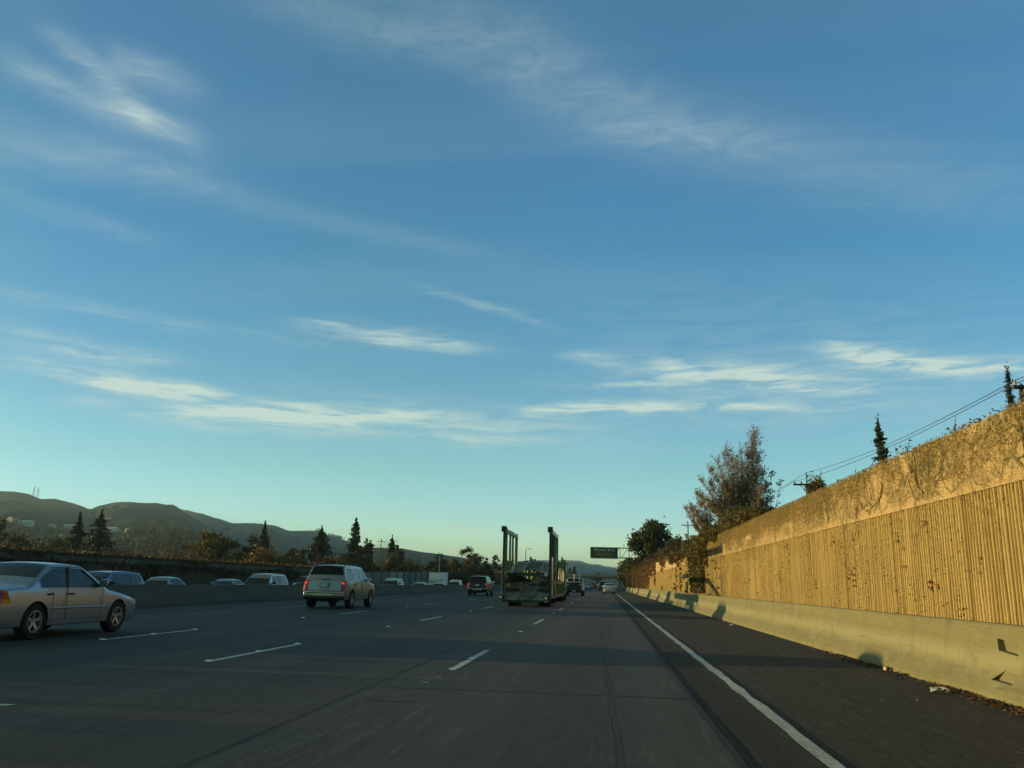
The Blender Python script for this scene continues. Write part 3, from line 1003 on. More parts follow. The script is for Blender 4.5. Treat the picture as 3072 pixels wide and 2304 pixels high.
# ground cover along the crest of the wall
def crest(label, y0, y1, h, m, n, size, name='hedge', dx=.15, w=.7):
    th = thing(name, label, 'hedge', (WX + .35, (y0 + y1) / 2, WT_), 0)
    yc = (y0 + y1) / 2
    y = y0 + (y1 - y0) * rng.random(n)
    hh = np.array([h * (.45 + 1.1 * max(0, noise.noise(Vector((a * .35, 0, 4))) + .45)) for a in y])
    z = hh * rng.random(n) ** .7
    x = dx * rng.normal(size=n) + w * (rng.random(n) - .45)
    ww = MB()
    for k in range(int((y1 - y0) * 1.2)):
        a = y0 + (y1 - y0) * rng.random()
        ww.tube([(0, a - yc, -.1), (rng.normal() * .1, a - yc + rng.normal() * .2, h * .8)], [.02, .006], 4, cap=False)
    tag(ww.build('stems', 'bark', th), kind='stuff')
    leaves('foliage', np.stack([x, y - yc, z], 1), size, m, th)
crest('low olive hedge along the wall crest before the feathery tree', 35, 64, .55, 'leaf_ivy', 14000, .085)
crest('tall olive shrubbery on the crest around the utility pole', 36.5, 50, .75, 'leaf_ivy', 6000, .085, w=1.6)
crest('low dry scrub edging the nearest wall crest', 5, 23, .10, 'leaf_brown', 2600, .05, w=.4)
crest('dark scrub edging the far wall crest', 72, 232, 1.1, 'leaf_brown', 12000, .18, w=1.4)

# ------------------------------------------------------------------ trees on the right
H0 = WT_
def rel(tips, base): return [(a - base[0], rng.normal() * .9, (c - base[2]) * .965) for a, c in tips]
bR1 = (9.9, 60.0, H0)
feathery('tall feathery brown tree rising above the sunlit ribbed wall', bR1,
         rel([(10.53, 12.4), (10.3, 12.0), (10.7, 11.6), (8.97, 11.5), (9.7, 11.1), (8.27, 10.8), (7.85, 10.2), (7.47, 9.8), (9.3, 10.6), (8.8, 10.2), (10.0, 10.6), (11.0, 10.8),
              (9.3, 9.0), (10.4, 9.4), (11.1, 9.6), (6.7, 8.7), (6.55, 8.0), (8.2, 8.6), (7.6, 8.0), (11.4, 8.6), (8.9, 8.0), (10.7, 8.2), (9.8, 8.0), (10.2, 9.9), (9.6, 9.8), (8.5, 9.4), (11.0, 7.2), (8.0, 7.0), (7.2, 6.8), (6.9, 7.4), (7.3, 8.6), (9.0, 6.9), (10.0, 7.0), (11.6, 7.6), (7.9, 9.2), (10.9, 10.0)], bR1),
         .068, 'leaf_feather', 1150, 1.3, twigs=60, r0=.045)
feathery('sparse twiggy sapling leaning right of the feathery tree', (11.2, 60.5, H0), rel([(11.95, 9.9), (11.6, 9.2), (12.1, 8.6), (11.5, 7.6), (11.8, 6.9), (12.2, 6.6), (11.3, 6.4)], (11.2, 0, H0)), .10, 'leaf_olive', 150, .6, name='sapling', twigs=12, r0=.03)
feathery('pale feathery tree sprouting left of the tall brown one', (7.6, 61.5, H0), rel([(5.9, 7.0), (6.2, 7.4), (6.6, 7.9), (7.1, 8.0), (6.1, 6.8), (6.35, 6.9), (6.0, 6.2), (6.6, 6.6), (6.9, 7.3), (6.3, 5.7), (6.9, 6.2), (7.3, 6.5), (7.5, 7.2)], (7.6, 0, H0)), .06, 'leaf_feather', 650, .9, twigs=34, r0=.03)
broadleaf('dark leafy tree with ragged crown behind the overhead sign arm', (7.7, 143, 3.4), 8.9, 3.8, 'leaf_dark', .32, 9000, base=.05, clumps=46)
broadleaf('small dark evergreen between the ragged tree and utility pole', (10.9, 132, H0 - .5), 5.7, 2.2, 'leaf_dark', .30, 4200, base=.05, clumps=22)
broadleaf('low dark evergreen beside the ragged tree', (14.6, 160, H0 - .5), 6.0, 3.0, 'leaf_dark', .36, 4200, base=.05, clumps=22)
broadleaf('squat green tree under the overhead sign arm', (3.6 + 5.0, 236, 0), 8.6, 3.8, 'leaf_olive', .5, 4600, base=.05, clumps=26)
broadleaf('brown leafed tree leaning over the right shoulder end', (10.2, 228, 0), 10.0, 3.6, 'leaf_brown', .5, 4600, base=.05, clumps=26)
broadleaf('green leaning tree at the end of the barrier', (8.2, 262, 0), 9.0, 4.6, 'leaf_dark', .5, 4600, base=.02, clumps=26)
broadleaf('rusty brown tree behind far end of the ribbed wall', (11.0, 208, 0), 9.6, 3.8, 'leaf_rust', .45, 4600, base=.05, clumps=26)
broadleaf('wide olive tree beyond the far end of the barrier', (10.0, 300, 0), 10.5, 6.0, 'leaf_olive', .6, 4600, base=.02, clumps=26)
conifer('small dark conifer standing alone behind the ribbed wall', (19.2, 60, H0 + .3), 8.4, .85, 'leaf_dark', .13, 5200, power=.55, base=.25, tiers=14, droop=-.1)
conifer('tall slim cypress beside the nearest utility pole', (21.15, 45, H0 + .3), 8.3, .34, 'leaf_cedar', .10, 3600, power=.45, name='cypress_tree', droop=-.6)
conifer('shorter slim cypress beside the tall one', (21.45, 44.4, H0 + .3), 7.3, .24, 'leaf_cedar', .10, 2400, power=.45, name='cypress_tree', droop=-.6)
shrub('rounded dark bush behind utility pole on the wall crest', (9.95, 40, H0), .62, 2.5, 'leaf_ivy', .09, 4200)
shrub('small spiky shrub on the crest right of the round bush', (8.6, 32.0, H0), .42, 1.15, 'leaf_ivy', .07, 420)
shrub('little green shrub right of the lone conifer', (8.4, 24.2, H0), .35, 1.1, 'leaf_dark', .06, 420)
shrub('scrubby bush left of the round dark bush', (9.6, 46, H0), 1.1, 1.7, 'leaf_brown', .10, 1600)
def sprig(label, loc, n):
    th = thing('twig_spray', label, 'twig', loc)
    w = MB(); P = []
    for k in range(n):
        a = rng.random() * 2 * pi; L = .18 + .22 * rng.random()
        q = np.array([.3 * cos(a) * L - .02, sin(a) * L, abs(rng.normal()) * .5 * L + .03])
        w.tube([(0, 0, -.02), q * .5 + np.array([0, 0, .03]), q], [.008, .006, .003], 4, cap=False)
        for t in (.5, .7, .85, 1.0): P.append(q * t + rng.normal(size=3) * .015)
    tag(w.build('stems', 'vine_stem', th), kind='stuff'); leaves('foliage', P, .04, 'leaf_ivy', th)
sprig('small twig spray on the wall crest near the cypresses', (WX + .05, 15.2, WT_), 5)
sprig('flat twig spray poking over wall crest, middle of three', (WX + .02, 17.6, WT_), 6)
sprig('leafy twig spray on crest left of the lone conifer', (WX + .05, 26.0, WT_), 6)

# ------------------------------------------------------------------ utility poles and wires
def pole(label, x, y, z0, ztop, arms, m='dark_wood', r=.13, group=None, insul=True, rz=0.0, post=0.0):
    th = thing('utility_pole', label, 'utility pole', (x, y, z0), rz, group)
    h = ztop - z0
    mb = MB(); mb.tube([(0, 0, -.3), (0, 0, h)], [r, r * .72], 10); mb.build('pole', m, th, smooth=True, sharp=40)
    for (z, x0, x1) in arms:
        a = MB(); a.box(x0, x1, -r - .10, -r + .01, z - z0 - .06, z - z0 + .06); ao = a.build('crossarm', m, th)
        b = MB(); b.bar((x0 * .55, -r - .03, z - z0 - .04), (0, -r - .03, z - z0 - .55), .03, .03); b.bar((x1 * .55, -r - .03, z - z0 - .04), (0, -r - .03, z - z0 - .55), .03, .03)
        b.build('arm_brace', 'steel_grey', th)
        if insul:
            for xx in (x0 + .08, x1 - .08, x0 * .45 + x1 * .05):
                i_ = MB(); i_.lathe([(0, 0), (0, .035), (.05, .06), (.09, .045), (.13, .06), (.18, .03), (.2, 0)], 'Z', 10, (xx, -r - .05, z - z0 + .06)); i_.build('insulator', 'insulator', ao, smooth=True, sharp=50)
    return th
gp = 'utility poles behind the ribbed wall'
pole('utility pole with short crossarm behind the round dark bush', 14.55, 62, H0, 8.72, [(8.62, -.98, .35)], group=gp)
t = MB(); t.tube([(0, 0, 0), (0, 0, .75)], .045, 8)
p1 = [o for o in bpy.data.objects if o.name == 'utility_pole'][0]
q = t.build('top_pin', 'steel_grey', p1); q.location = (0, 0, 8.72 - H0)
i_ = MB(); i_.cbox((.18, -.1, 4.35), (.32, .3, .5)); i_.build('transformer', 'steel_grey', p1)
pole('distant utility pole poking up left of the feathery tree', 15.0, 155, H0, 12.9, [(12.1, -1.15, 1.05)], group=gp)
pole('nearest utility pole, its crossarm cut by the right edge', 15.15, 30, H0, 8.5, [(8.27, -1.0, 1.0)], group=gp)
def wire(name, label, pts, r=.012, grp=None):
    mb = MB(); P = []
    for a, b in zip(pts[:-1], pts[1:]):
        a, b = Vector(a), Vector(b); L = (b - a).length
        for i in range(13):
            k = i / 12; s = L * .012 * 4 * k * (1 - k)
            P.append(a.lerp(b, k) - Vector((0, 0, s)))
    mb.tube(P, r, 5)
    return tag(mb.build(name, 'wire'), label, 'wire', grp)
wire('power_line', 'upper power line running over the ribbed wall to the poles', [(14.3, -12, 8.6), (14.25, 29.8, 8.52), (14.55, 61.9, 9.5), (13.95, 154.8, 12.3)], .014)
wire('power_line', 'lower power line close under the upper one', [(14.2, -12, 8.45), (14.25, 29.8, 8.40), (13.65, 61.9, 8.85), (13.98, 154.8, 12.2)], .014)

# poles on the left, beyond the far wall
gl = 'utility poles beyond the left wall'
def lpole(label, x, y, zt, arms, m='wood_pole', r=.15): return pole(label, x, y, 0, zt, arms, m, r, gl, False)
lpole('pale wooden utility pole in front of the golden tree', -84.2, 180, 11.6, [(11.35, -1.3, 1.3)])
lpole('utility pole with two crossarms above the rust brown bush', -73.8, 180, 11.5, [(11.1, -1.3, 1.3), (10.2, -.7, .7)])
lpole('short utility pole standing among bare golden trees', -105.0, 180, 9.6, [(7.8, -.75, .75), (5.2, -.5, .5)])
lpole('dark utility pole in front of bare tree crown', -67.5, 250, 13.3, [(12.4, -1.3, 1.3)], 'dark_wood')

def street_light(label, x, y, h, arm, m='steel_grey'):
    th = thing('street_light', label, 'street light', (x, y, 0))
    mb = MB(); mb.tube([(0, 0, 0), (0, 0, h)], [.16, .10], 10); mb.build('post', m, th, smooth=True, sharp=40)
    mb = MB(); mb.tube([(0, 0, h - .1), (arm * .5, 0, h + .12), (arm, 0, h + .1)], .06, 6); mb.build('arm', m, th)
    mb = MB(); mb.box(min(arm, arm * 1.9), max(arm, arm * 1.9), -.14, .14, h - .02, h + .16); mb.build('lamp_head', 'galvanised', th)
street_light('tall freeway light pole showing above the car carrier deck', -23.35, 250, 11.1, .7)
street_light('slim light pole in front of far round tree', -39.4, 200, 7.5, .4, 'galvanised')

# ------------------------------------------------------------------ overhead sign
FONT = None
def text_obj(s, size, m, parent, loc, ext=.006, sx=1.0):
    c = bpy.data.curves.new('lettering', 'FONT'); c.body = s; c.size = size; c.extrude = ext
    c.align_x = 'CENTER'; c.align_y = 'CENTER'; c.offset = size * .012; c.space_character = 1.12
    o = bpy.data.objects.new('lettering', c); COL.objects.link(o)
    c.materials.append(MATS[m]); o.parent = parent
    bpy.context.view_layer.update()
    me = bpy.data.meshes.new_from_object(o.evaluated_get(bpy.context.evaluated_depsgraph_get()))
    bpy.data.objects.remove(o)
    o = bpy.data.objects.new('lettering', me); COL.objects.link(o); o.parent = parent
    if not me.materials: me.materials.append(MATS[m])
    o.location = loc; o.rotation_euler = (pi / 2, 0, 0); o.scale = (sx, 1, 1)
    return o
SY = 150.0
sg = thing('overhead_sign', 'green overhead exit sign on a truss arm from the right', 'road sign', (0, SY, 0))
mb = MB(); mb.box(-2.57, 2.26, 0, .06, 5.93, 7.66); pan = mb.build('sign_panel', 'sign_green', sg)
text_obj('Alcosta Blvd', .62, 'sign_white', pan, (-.15, -.012, 7.24), sx=1.0)
mb = MB(); mb.box(-1.55, -.42, -.03, -.002, 6.22, 6.74); mb.box(.12, 1.25, -.03, -.002, 6.22, 6.74); mb.box(-.42, .12, -.028, -.002, 6.22, 6.74)
yp = mb.build('yellow_panel', 'sign_yellow', sg)
text_obj('EXIT', .38, 'sign_black', yp, (-1.0, -.038, 6.48))
text_obj('ONLY', .38, 'sign_black', yp, (.70, -.038, 6.48))
a = MB(); a.add([(-.32, -.05, 6.5), (-.15, -.05, 6.26), (.02, -.05, 6.5), (-.06, -.05, 6.5), (-.06, -.05, 6.72), (-.24, -.05, 6.72), (-.24, -.05, 6.5),
                 (-.32, -.034, 6.5), (-.15, -.034, 6.26), (.02, -.034, 6.5), (-.06, -.034, 6.5), (-.06, -.034, 6.72), (-.24, -.034, 6.72), (-.24, -.034, 6.5)],
                [(0, 1, 2, 3, 4, 5, 6)] + [(i, (i + 1) % 7, 7 + (i + 1) % 7, 7 + i) for i in range(7)])
a.build('arrow', 'sign_black', yp)
tr = MB()
for yy in (.25, 1.15):
    for zz in (7.66, 5.95): tr.bar((-2.57, yy, zz), (7.4, yy, zz), .14, .14)
    for i in range(6):
        x = -2.0 + i * 1.6
        tr.bar((x, yy, 5.95), (x + 1.3, yy, 7.66), .08, .08); tr.bar((x + 1.45, yy, 5.95), (x + 1.45, yy, 7.66), .09, .09)
tr.build('truss_arm', 'steel_grey', sg)
po = MB(); po.tube([(7.6, .7, -.2), (7.6, .7, 8.1)], .28, 14); po.build('post', 'steel_grey', sg, smooth=True, sharp=40)
wk = MB(); wk.box(-2.5, 2.3, -1.0, -.2, 5.72, 5.80)
wk.build('walkway', 'steel_grey', sg)
for xx in (-2.2, -.9, .4, 1.7):
    m_ = MB(); m_.box(xx - .12, xx + .12, -1.25, -1.0, 5.66, 5.82); m_.build('sign_lamp', 'galvanised', sg)

# ------------------------------------------------------------------ left: wall, fence, trees
lw = thing('boundary_wall', 'long dark vine covered wall beyond the opposite lanes', 'wall', (-40, 0, 0))
mb = MB(); mb.box(-.3, .0, -10, 116, -1.2, 2.62); mb.build('wall_face', 'left_wall_concrete', lw)
mb = MB()
y = 10.0
while y < 112:
    mb.box(.0, .09, y, y + 9.2, 1.98, 2.36); y += 9.5
mb.build('cap_band', 'cap_grey', lw)
N = 26000; yy = -10 + 126 * rng.random(N); zz = -.4 + 3.25 * rng.random(N)
cl = np.array([noise.noise(Vector((a * .12, b * .8, 2))) for a, b in zip(yy, zz)])
k = (zz > 2.48) | ((cl > .02) & (zz < 2.1)) | ((cl > .30))
leaves('ivy', np.stack([.04 + .25 * rng.random(k.sum()) * (zz[k] > 2.3) + .08 * rng.random(k.sum()) - (zz[k] > 2.62) * .15, yy[k], zz[k]], 1), .17, 'leaf_brown', lw)
fn = thing('panel_fence', 'grey concrete panel fence with dark posts beyond opposite lanes', 'fence', (-40, 0, 0))
for y0 in np.arange(116, 245, 5.6):
    hh = 2.25 + (y0 - 130) * .016
    mb = MB(); mb.box(-.12, -.02, y0 + .1, y0 + 5.5, -.9, max(2.1, hh)); mb.build('fence_panel', 'fence_pale' if 150 < y0 < 166 else 'fence_grey', fn)
    mb = MB(); mb.box(-.2, .12, y0 - .16, y0 + .08, -.9, max(2.1, hh) + .12); mb.build('fence_post', 'dark_wood', fn)
mb = MB(); 
n = 40; vs = []
for j, (x, z) in enumerate(((-40.3, -.5), (-44, .0), (-60, .2), (-170, .3), (-420, 1.0))):
    for i in range(n + 1): vs.append((x, -20 + i * 440 / n, z))
struct(sheet_mesh('verge', vs, [(j * (n + 1) + i, j * (n + 1) + i + 1, (j + 1) * (n + 1) + i + 1, (j + 1) * (n + 1) + i) for j in range(4) for i in range(n)], 'soil'))
mb = MB(); mb.box(-420, -44, 400, 402, -1, .9)

# round warning sign seen from behind
ts = thing('traffic_sign', 'pale round backed traffic sign on a post beside opposite lanes', 'traffic sign', (-39.2, 225, -.4))
mb = MB(); mb.lathe([(0, 0), (0, .62), (.03, .62), (.03, 0)], 'Y', 8, (0, 0, 2.9)); mb.build('sign_plate', 'galvanised', ts)
mb = MB(); mb.box(-.05, .05, .04, .12, -.4, 3.1); mb.build('post', 'galvanised', ts)

def LT(kind, label, x, y, zt, r, **kw):
    z0 = .2
    if kind == 'c': return conifer(label, (x, y, z0), zt - z0, r, kw.pop('m', 'leaf_cedar'), kw.pop('leaf', .40), kw.pop('nl', 5200), **kw)
    if kind == 'b': return broadleaf(label, (x, y, z0), zt - z0, r, kw.pop('m', 'leaf_dark'), kw.pop('leaf', .36), kw.pop('nl', 6000), **kw)
    if kind == 's': return shrub(label, (x, y, z0), r, zt - z0, kw.pop('m', 'leaf_brown'), kw.pop('leaf', .38), kw.pop('nl', 1800), **kw)
LT('c', 'pointed dark cedar, the slimmer and left one of a pair', -133, 200, 14.9, 3.9, power=.8)
LT('c', 'pointed dark cedar, the broader and right one of a pair', -120.8, 190, 14.9, 5.6, nl=5200, power=.8)
LT('b', 'dark tree cut by the left picture edge above the sedan', -201, 260, 19.7, 4.2)
for i, (x, y, zt, r, m, lb) in enumerate((
        (-113, 150, 8.6, 5.0, 'leaf_brown', 'low brown bush behind the wall at the left edge'),
        (-106, 152, 8.0, 4.6, 'leaf_olive', 'low olive bush left of the slim cedar'),
        (-101, 146, 6.8, 4.0, 'leaf_brown', 'low brown bush below the slim cedar'),
        (-92, 150, 5.8, 3.4, 'leaf_brown', 'small brown bush right of the broad cedar'),
        (-62.4, 150, 6.6, 3.9, 'leaf_rust', 'rust brown bush below the twin armed pole'),
        (-57, 150, 5.6, 3.0, 'leaf_rust', 'smaller rust brown bush beside the larger one'),
        (-64, 165, 5.0, 3.0, 'leaf_dark', 'dark bush behind the rust brown bushes'),
        (-54, 160, 5.2, 3.2, 'leaf_brown', 'brown bush below the dark conifer'),
        (-47.9, 190, 6.5, 2.8, 'leaf_olive', 'olive bush behind panel fence, left of two'),
        (-45.5, 195, 6.3, 2.7, 'leaf_gold', 'golden olive bush behind panel fence, right of two'),
        (-47.0, 168, 4.4, 2.4, 'leaf_dark', 'dark bush behind the panel fence above the silver vehicle'),
        (-42.6, 176, 3.9, 2.0, 'leaf_dark', 'dark ivy mound spilling over the panel fence'),
        (-45.0, 230, 6.7, 2.2, 'leaf_cedar', 'black green bush behind slim light pole'),
        (-38.0, 232, 5.2, 2.6, 'leaf_brown', 'brown bush below the big round tree'),
        (-33.1, 215, 5.8, 2.9, 'leaf_olive', 'olive brown bush left of the dark vehicle'),
        (-29.8, 215, 6.2, 2.6, 'leaf_cedar', 'rounded dark bush beside the car carrier'),
        (-35.0, 200, 3.6, 2.4, 'leaf_dark', 'low dark bush on the far verge'),
        (-30.6, 205, 3.2, 2.6, 'leaf_brown', 'low brown bush on the far verge'))):
    LT('s', lb, x, y, zt, r, m=m, nl=2600, clumps=12)
feathery('bare golden twiggy tree between the cedars and golden tree', (-91.7, 170, .2), [(rng.normal() * 3.0, rng.normal() * 2, 6 + 4.4 * rng.random()) for _ in range(16)], .22, 'leaf_brown', 120, 1.2, 'bare_tree', twigs=22, r0=.07)
feathery('bare brown twiggy tree right beside the short utility pole', (-99.4, 175, .2), [(rng.normal() * 2.6, rng.normal() * 2, 5 + 4.4 * rng.random()) for _ in range(14)], .22, 'leaf_gold', 120, 1.2, 'bare_tree', twigs=22, r0=.07)
feathery('bare pale tree hugging the golden tree on its left', (-94.5, 185, .2), [(rng.normal() * 2.0, rng.normal() * 2, 6 + 4 * rng.random()) for _ in range(12)], .22, 'leaf_brown', 110, 1.2, 'bare_tree', twigs=22, r0=.07)
feathery('leafless fan shaped tree with fine upswept branches', (-64.0, 230, .2), [(2.2 + rng.normal() * 2.4 + k * .35, rng.normal() * 1.5, 9.5 + 4.2 * rng.random()) for k in range(14)], .16, 'leaf_brown', 40, 1.6, 'bare_tree', twigs=26, r0=.07, leafy=1.0)
LT('b', 'large golden green tree behind the pale utility pole', -81.0, 170, 11.0, 5.6, m='leaf_gold', nl=6200, clumps=38, base=.05)
LT('b', 'brown tree at right foot of the large golden one', -75.5, 172, 8.0, 2.6, m='leaf_olive', base=.05)
LT('b', 'dark rounded evergreen left of the twin armed pole', -94.0, 220, 12.0, 3.8, m='leaf_cedar', base=.02)
LT('c', 'taller dark conifer behind the twin armed pole', -90.0, 215, 14.4, 3.4, nl=4600)
LT('c', 'broad dark conifer with a blunt top above the silver vehicle', -69.1, 200, 12.4, 4.4, power=.5, nl=5200, droop=.3)
LT('b', 'brown green tree left of the blunt dark conifer', -70.5, 188, 9.4, 2.6, m='leaf_olive', base=.08)
LT('b', 'dark green tree between bare tree and tall poplar', -60.0, 196, 8.8, 3.2, m='leaf_dark', base=.05)
LT('c', 'tall narrow poplar like tree above the silver vehicle roof', -60.6, 200, 14.6, 2.0, m='leaf_dark', power=.4, droop=-.4, name='poplar_tree', leaf=.4)
LT('b', 'thin leaved tree leaning right of the tall poplar', -57.6, 201, 12.4, 1.5, m='leaf_olive', leaf=.3, nl=900, base=.3, gap=.9)
LT('b', 'little dark tree right of the tall poplar', -60.4, 212, 11.4, 1.5, m='leaf_cedar', nl=1800, base=.1)
LT('c', 'lumpy leaning cypress at the end of the bare tree', -53.9, 210, 11.3, 1.1, m='leaf_cedar', power=.3, droop=-.3, nl=1900, name='cypress_tree')
LT('b', 'lumpy round topped tree hanging right of leaning cypress', -52.4, 210, 10.6, .8, m='leaf_cedar', nl=700, base=.5, clumps=8)
LT('b', 'olive tree below the leaning cypress', -51.0, 205, 8.6, 3.0, m='leaf_olive', base=.05)
LT('b', 'dark brown tree behind the fence under the bare tree', -56.0, 190, 8.2, 3.6, m='leaf_brown', base=.02)
LT('b', 'far round crowned dark tree right of the hill slope', -52.1, 260, 10.9, 3.2, m='leaf_dark', base=.05)
LT('b', 'pale olive tree left of the big round tree', -43.4, 240, 8.4, 3.0, m='leaf_olive', base=.02)
LT('b', 'big round topped tree left of the dark vehicle', -40.2, 250, 12.3, 3.7, m='leaf_olive', base=.02, nl=4800)
LT('b', 'very small tree on the skyline left of the carrier posts', -49.1, 350, 11.9, 1.4, m='leaf_dark', nl=900, leaf=.5)
LT('b', 'thin open tree on the skyline beside carrier posts', -45.3, 350, 13.4, 2.2, m='leaf_brown', nl=900, leaf=.5, gap=.9)
LT('b', 'wide brown tree seen between the carrier posts', -39.3, 350, 10.3, 4.6, m='leaf_brown', leaf=.6)
LT('b', 'brown tree seen over the carrier deck', -33.0, 352, 10.6, 2.6, m='leaf_olive', leaf=.6)
LT('b', 'brown tree low behind the carrier deck', -26.5, 350, 8.4, 3.6, m='leaf_brown', leaf=.6)
LT('b', 'olive tree on the skyline left of the small pair', -55.5, 350, 10.2, 4.2, m='leaf_brown', leaf=.6)
LT('c', 'tiny distant conifer beyond the overpass, left of two', -28.6, 700, 13.8, 2.4, nl=700, leaf=1.2)
LT('c', 'tiny distant conifer beyond the overpass, right of two', -25.0, 700, 14.6, 2.8, nl=700, leaf=1.2)
LT('b', 'distant dark tree beyond overpass near the right trees', -6.0, 700, 11.0, 5.0, nl=900, leaf=1.2)

# ------------------------------------------------------------------ hills
def interp(tab, s):
    if s <= tab[0][0]: return tab[0][1]
    for (a, u), (b, v) in zip(tab[:-1], tab[1:]):
        if s <= b:
            k = (s - a) / (b - a); k = k * k * (3 - 2 * k) * .5 + k * .5
            return u + (v - u) * k
    return tab[-1][1]
def hill_z(tab, Y0, Yr, Y1, s, Y, pw=1.15, seed=0, amp=.06):
    rz = interp(tab, s) * Yr * 1.0
    if Y <= Yr:
        t = max(0, (Y - Y0) / (Yr - Y0)); sh = t ** pw
    else:
        t = (Y - Yr) / (Y1 - Yr); sh = 1 - t * t * (3 - 2 * t)
    x = s * Y
    nz_ = noise.fractal(Vector((x * .0026, Y * .0012, seed)), 1.0, 2.0, 4)
    tt = min(1, max(0, (Y - Y0) / (Yr - Y0)))
    env = 4 * tt * (1 - tt) if Y < Yr else 0
    return rz * sh + rz * amp * nz_ * env * 2.2 - 1.0
def hill(name, tab, Y0, Yr, Y1, m, ns=150, nr=44, **kw):
    s0, s1 = tab[0][0], tab[-1][0]; vs = []
    ys = np.concatenate([np.linspace(Y0, Yr, nr), np.linspace(Yr, Y1, 14)[1:]])
    for i in range(ns + 1):
        s = s0 + (s1 - s0) * i / ns
        for Y in ys: vs.append((s * Y, Y, hill_z(tab, Y0, Yr, Y1, s, Y, **kw)))
    n = len(ys)
    fs = [(i * n + j, (i + 1) * n + j, (i + 1) * n + j + 1, i * n + j + 1) for i in range(ns) for j in range(n - 1)]
    return struct(sheet_mesh(name, vs, fs, m))
TA = [(-1.5, .085), (-1.1, .095), (-.9, .100), (-.781, .1005), (-.7623, .1003), (-.7432, .098), (-.7212, .091), (-.7029, .0917), (-.691, .0893), (-.6792, .0869), (-.6673, .0837), (-.6529, .0788),
      (-.6401, .084), (-.6181, .0886), (-.6002, .0892), (-.5775, .0874), (-.5505, .0853), (-.543, .0858), (-.536, .0835), (-.5254, .0765), (-.5051, .066), (-.4825, .054), (-.46, .043), (-.42, .030), (-.36, .018), (-.30, .006), (-.25, 0)]
TB = [(-.62, .078), (-.5393, .0820), (-.5254, .0798), (-.5051, .076), (-.4825, .0701), (-.4601, .0643), (-.4342, .0647), (-.4081, .0627), (-.386, .0560), (-.3607, .057), (-.3479, .0562), (-.3369, .0514), (-.3266, .050), (-.3136, .0455), (-.29, .038), (-.25, .029), (-.2, .018), (-.12, .005)]
TC_ = [(-.40, .034), (-.33, .0375), (-.2862, .0383), (-.2485, .0383), (-.2134, .0338), (-.1766, .0299), (-.1441, .0235), (-.11, .016), (-.05, .006)]
TD = [(-.24, .012), (-.16, .018), (-.12, .0225), (-.0883, .0268), (-.07, .0272), (-.0453, .0276), (-.0292, .0275), (-.0221, .025), (-.0151, .0236), (-.0077, .0238), (0, .0217), (.0213, .0191), (.08, .017), (.2, .012), (.35, .004)]
hill('hill_near', TA, 430, 2400, 3400, 'hill_grass', ns=240, seed=1, amp=.10)
hill('hill_middle', TB, 1500, 3800, 5200, 'hill_grass', seed=5)
hill('hill_low', TC_, 900, 2300, 3000, 'hill_grass', seed=8)
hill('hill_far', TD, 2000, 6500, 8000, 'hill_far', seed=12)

# woods on the lower slopes of the near hill: one mass nobody could count
P = []
for k in range(2600):
    s = -.86 + .56 * rng.random(); Y = 470 + 1200 * rng.random() ** 1.3
    if noise.noise(Vector((s * 12, Y * .003, 0))) < -.22 - (Y < 700) * .25 + (Y > 1150) * .35: continue
    z = hill_z(TA, 430, 2400, 3400, s, Y, seed=1, amp=.10); h = 5 + 7 * rng.random()
    c = np.array([s * Y, Y, z + h * .42]); n = 46
    q = rng.normal(size=(n, 3)); q /= np.linalg.norm(q, axis=1)[:, None]
    P.append(c + q * (rng.random(n) ** .4)[:, None] * np.array([h * .55, h * .55, h * .55]))
tag(leaves('hillside_woods', np.vstack(P), 1.9, 'leaf_cedar', elong=1.2), 'dark woods scattered over the lower hill slope', 'woods', kind='stuff')
P = []
for k in range(260):
    s = -.60 + .5 * rng.random(); Y = 2400 + 1300 * rng.random(); tab = TB
    z = hill_z(TB, 1500, 3800, 5200, s, Y, seed=5); h = 9 + 9 * rng.random()
    if noise.noise(Vector((s * 20, Y * .002, 3))) < .05: continue
    n = 40; q = rng.normal(size=(n, 3)); q /= np.linalg.norm(q, axis=1)[:, None]
    P.append(np.array([s * Y, Y, z + h * .3]) + q * h * .6)
for k in range(26):
    s = -.352 + .035 * rng.random(); Y = 3800; z = hill_z(TB, 1500, 3800, 5200, s, Y, seed=5)
    q = rng.normal(size=(30, 3)); q /= np.linalg.norm(q, axis=1)[:, None]
    P.append(np.array([s * Y, Y, z + 1]) + q * (5 + 7 * rng.random()))
tag(leaves('ridge_woods', np.vstack(P), 4.0, 'leaf_cedar', elong=1.2), 'dark woods along the middle ridge', 'woods', kind='stuff')

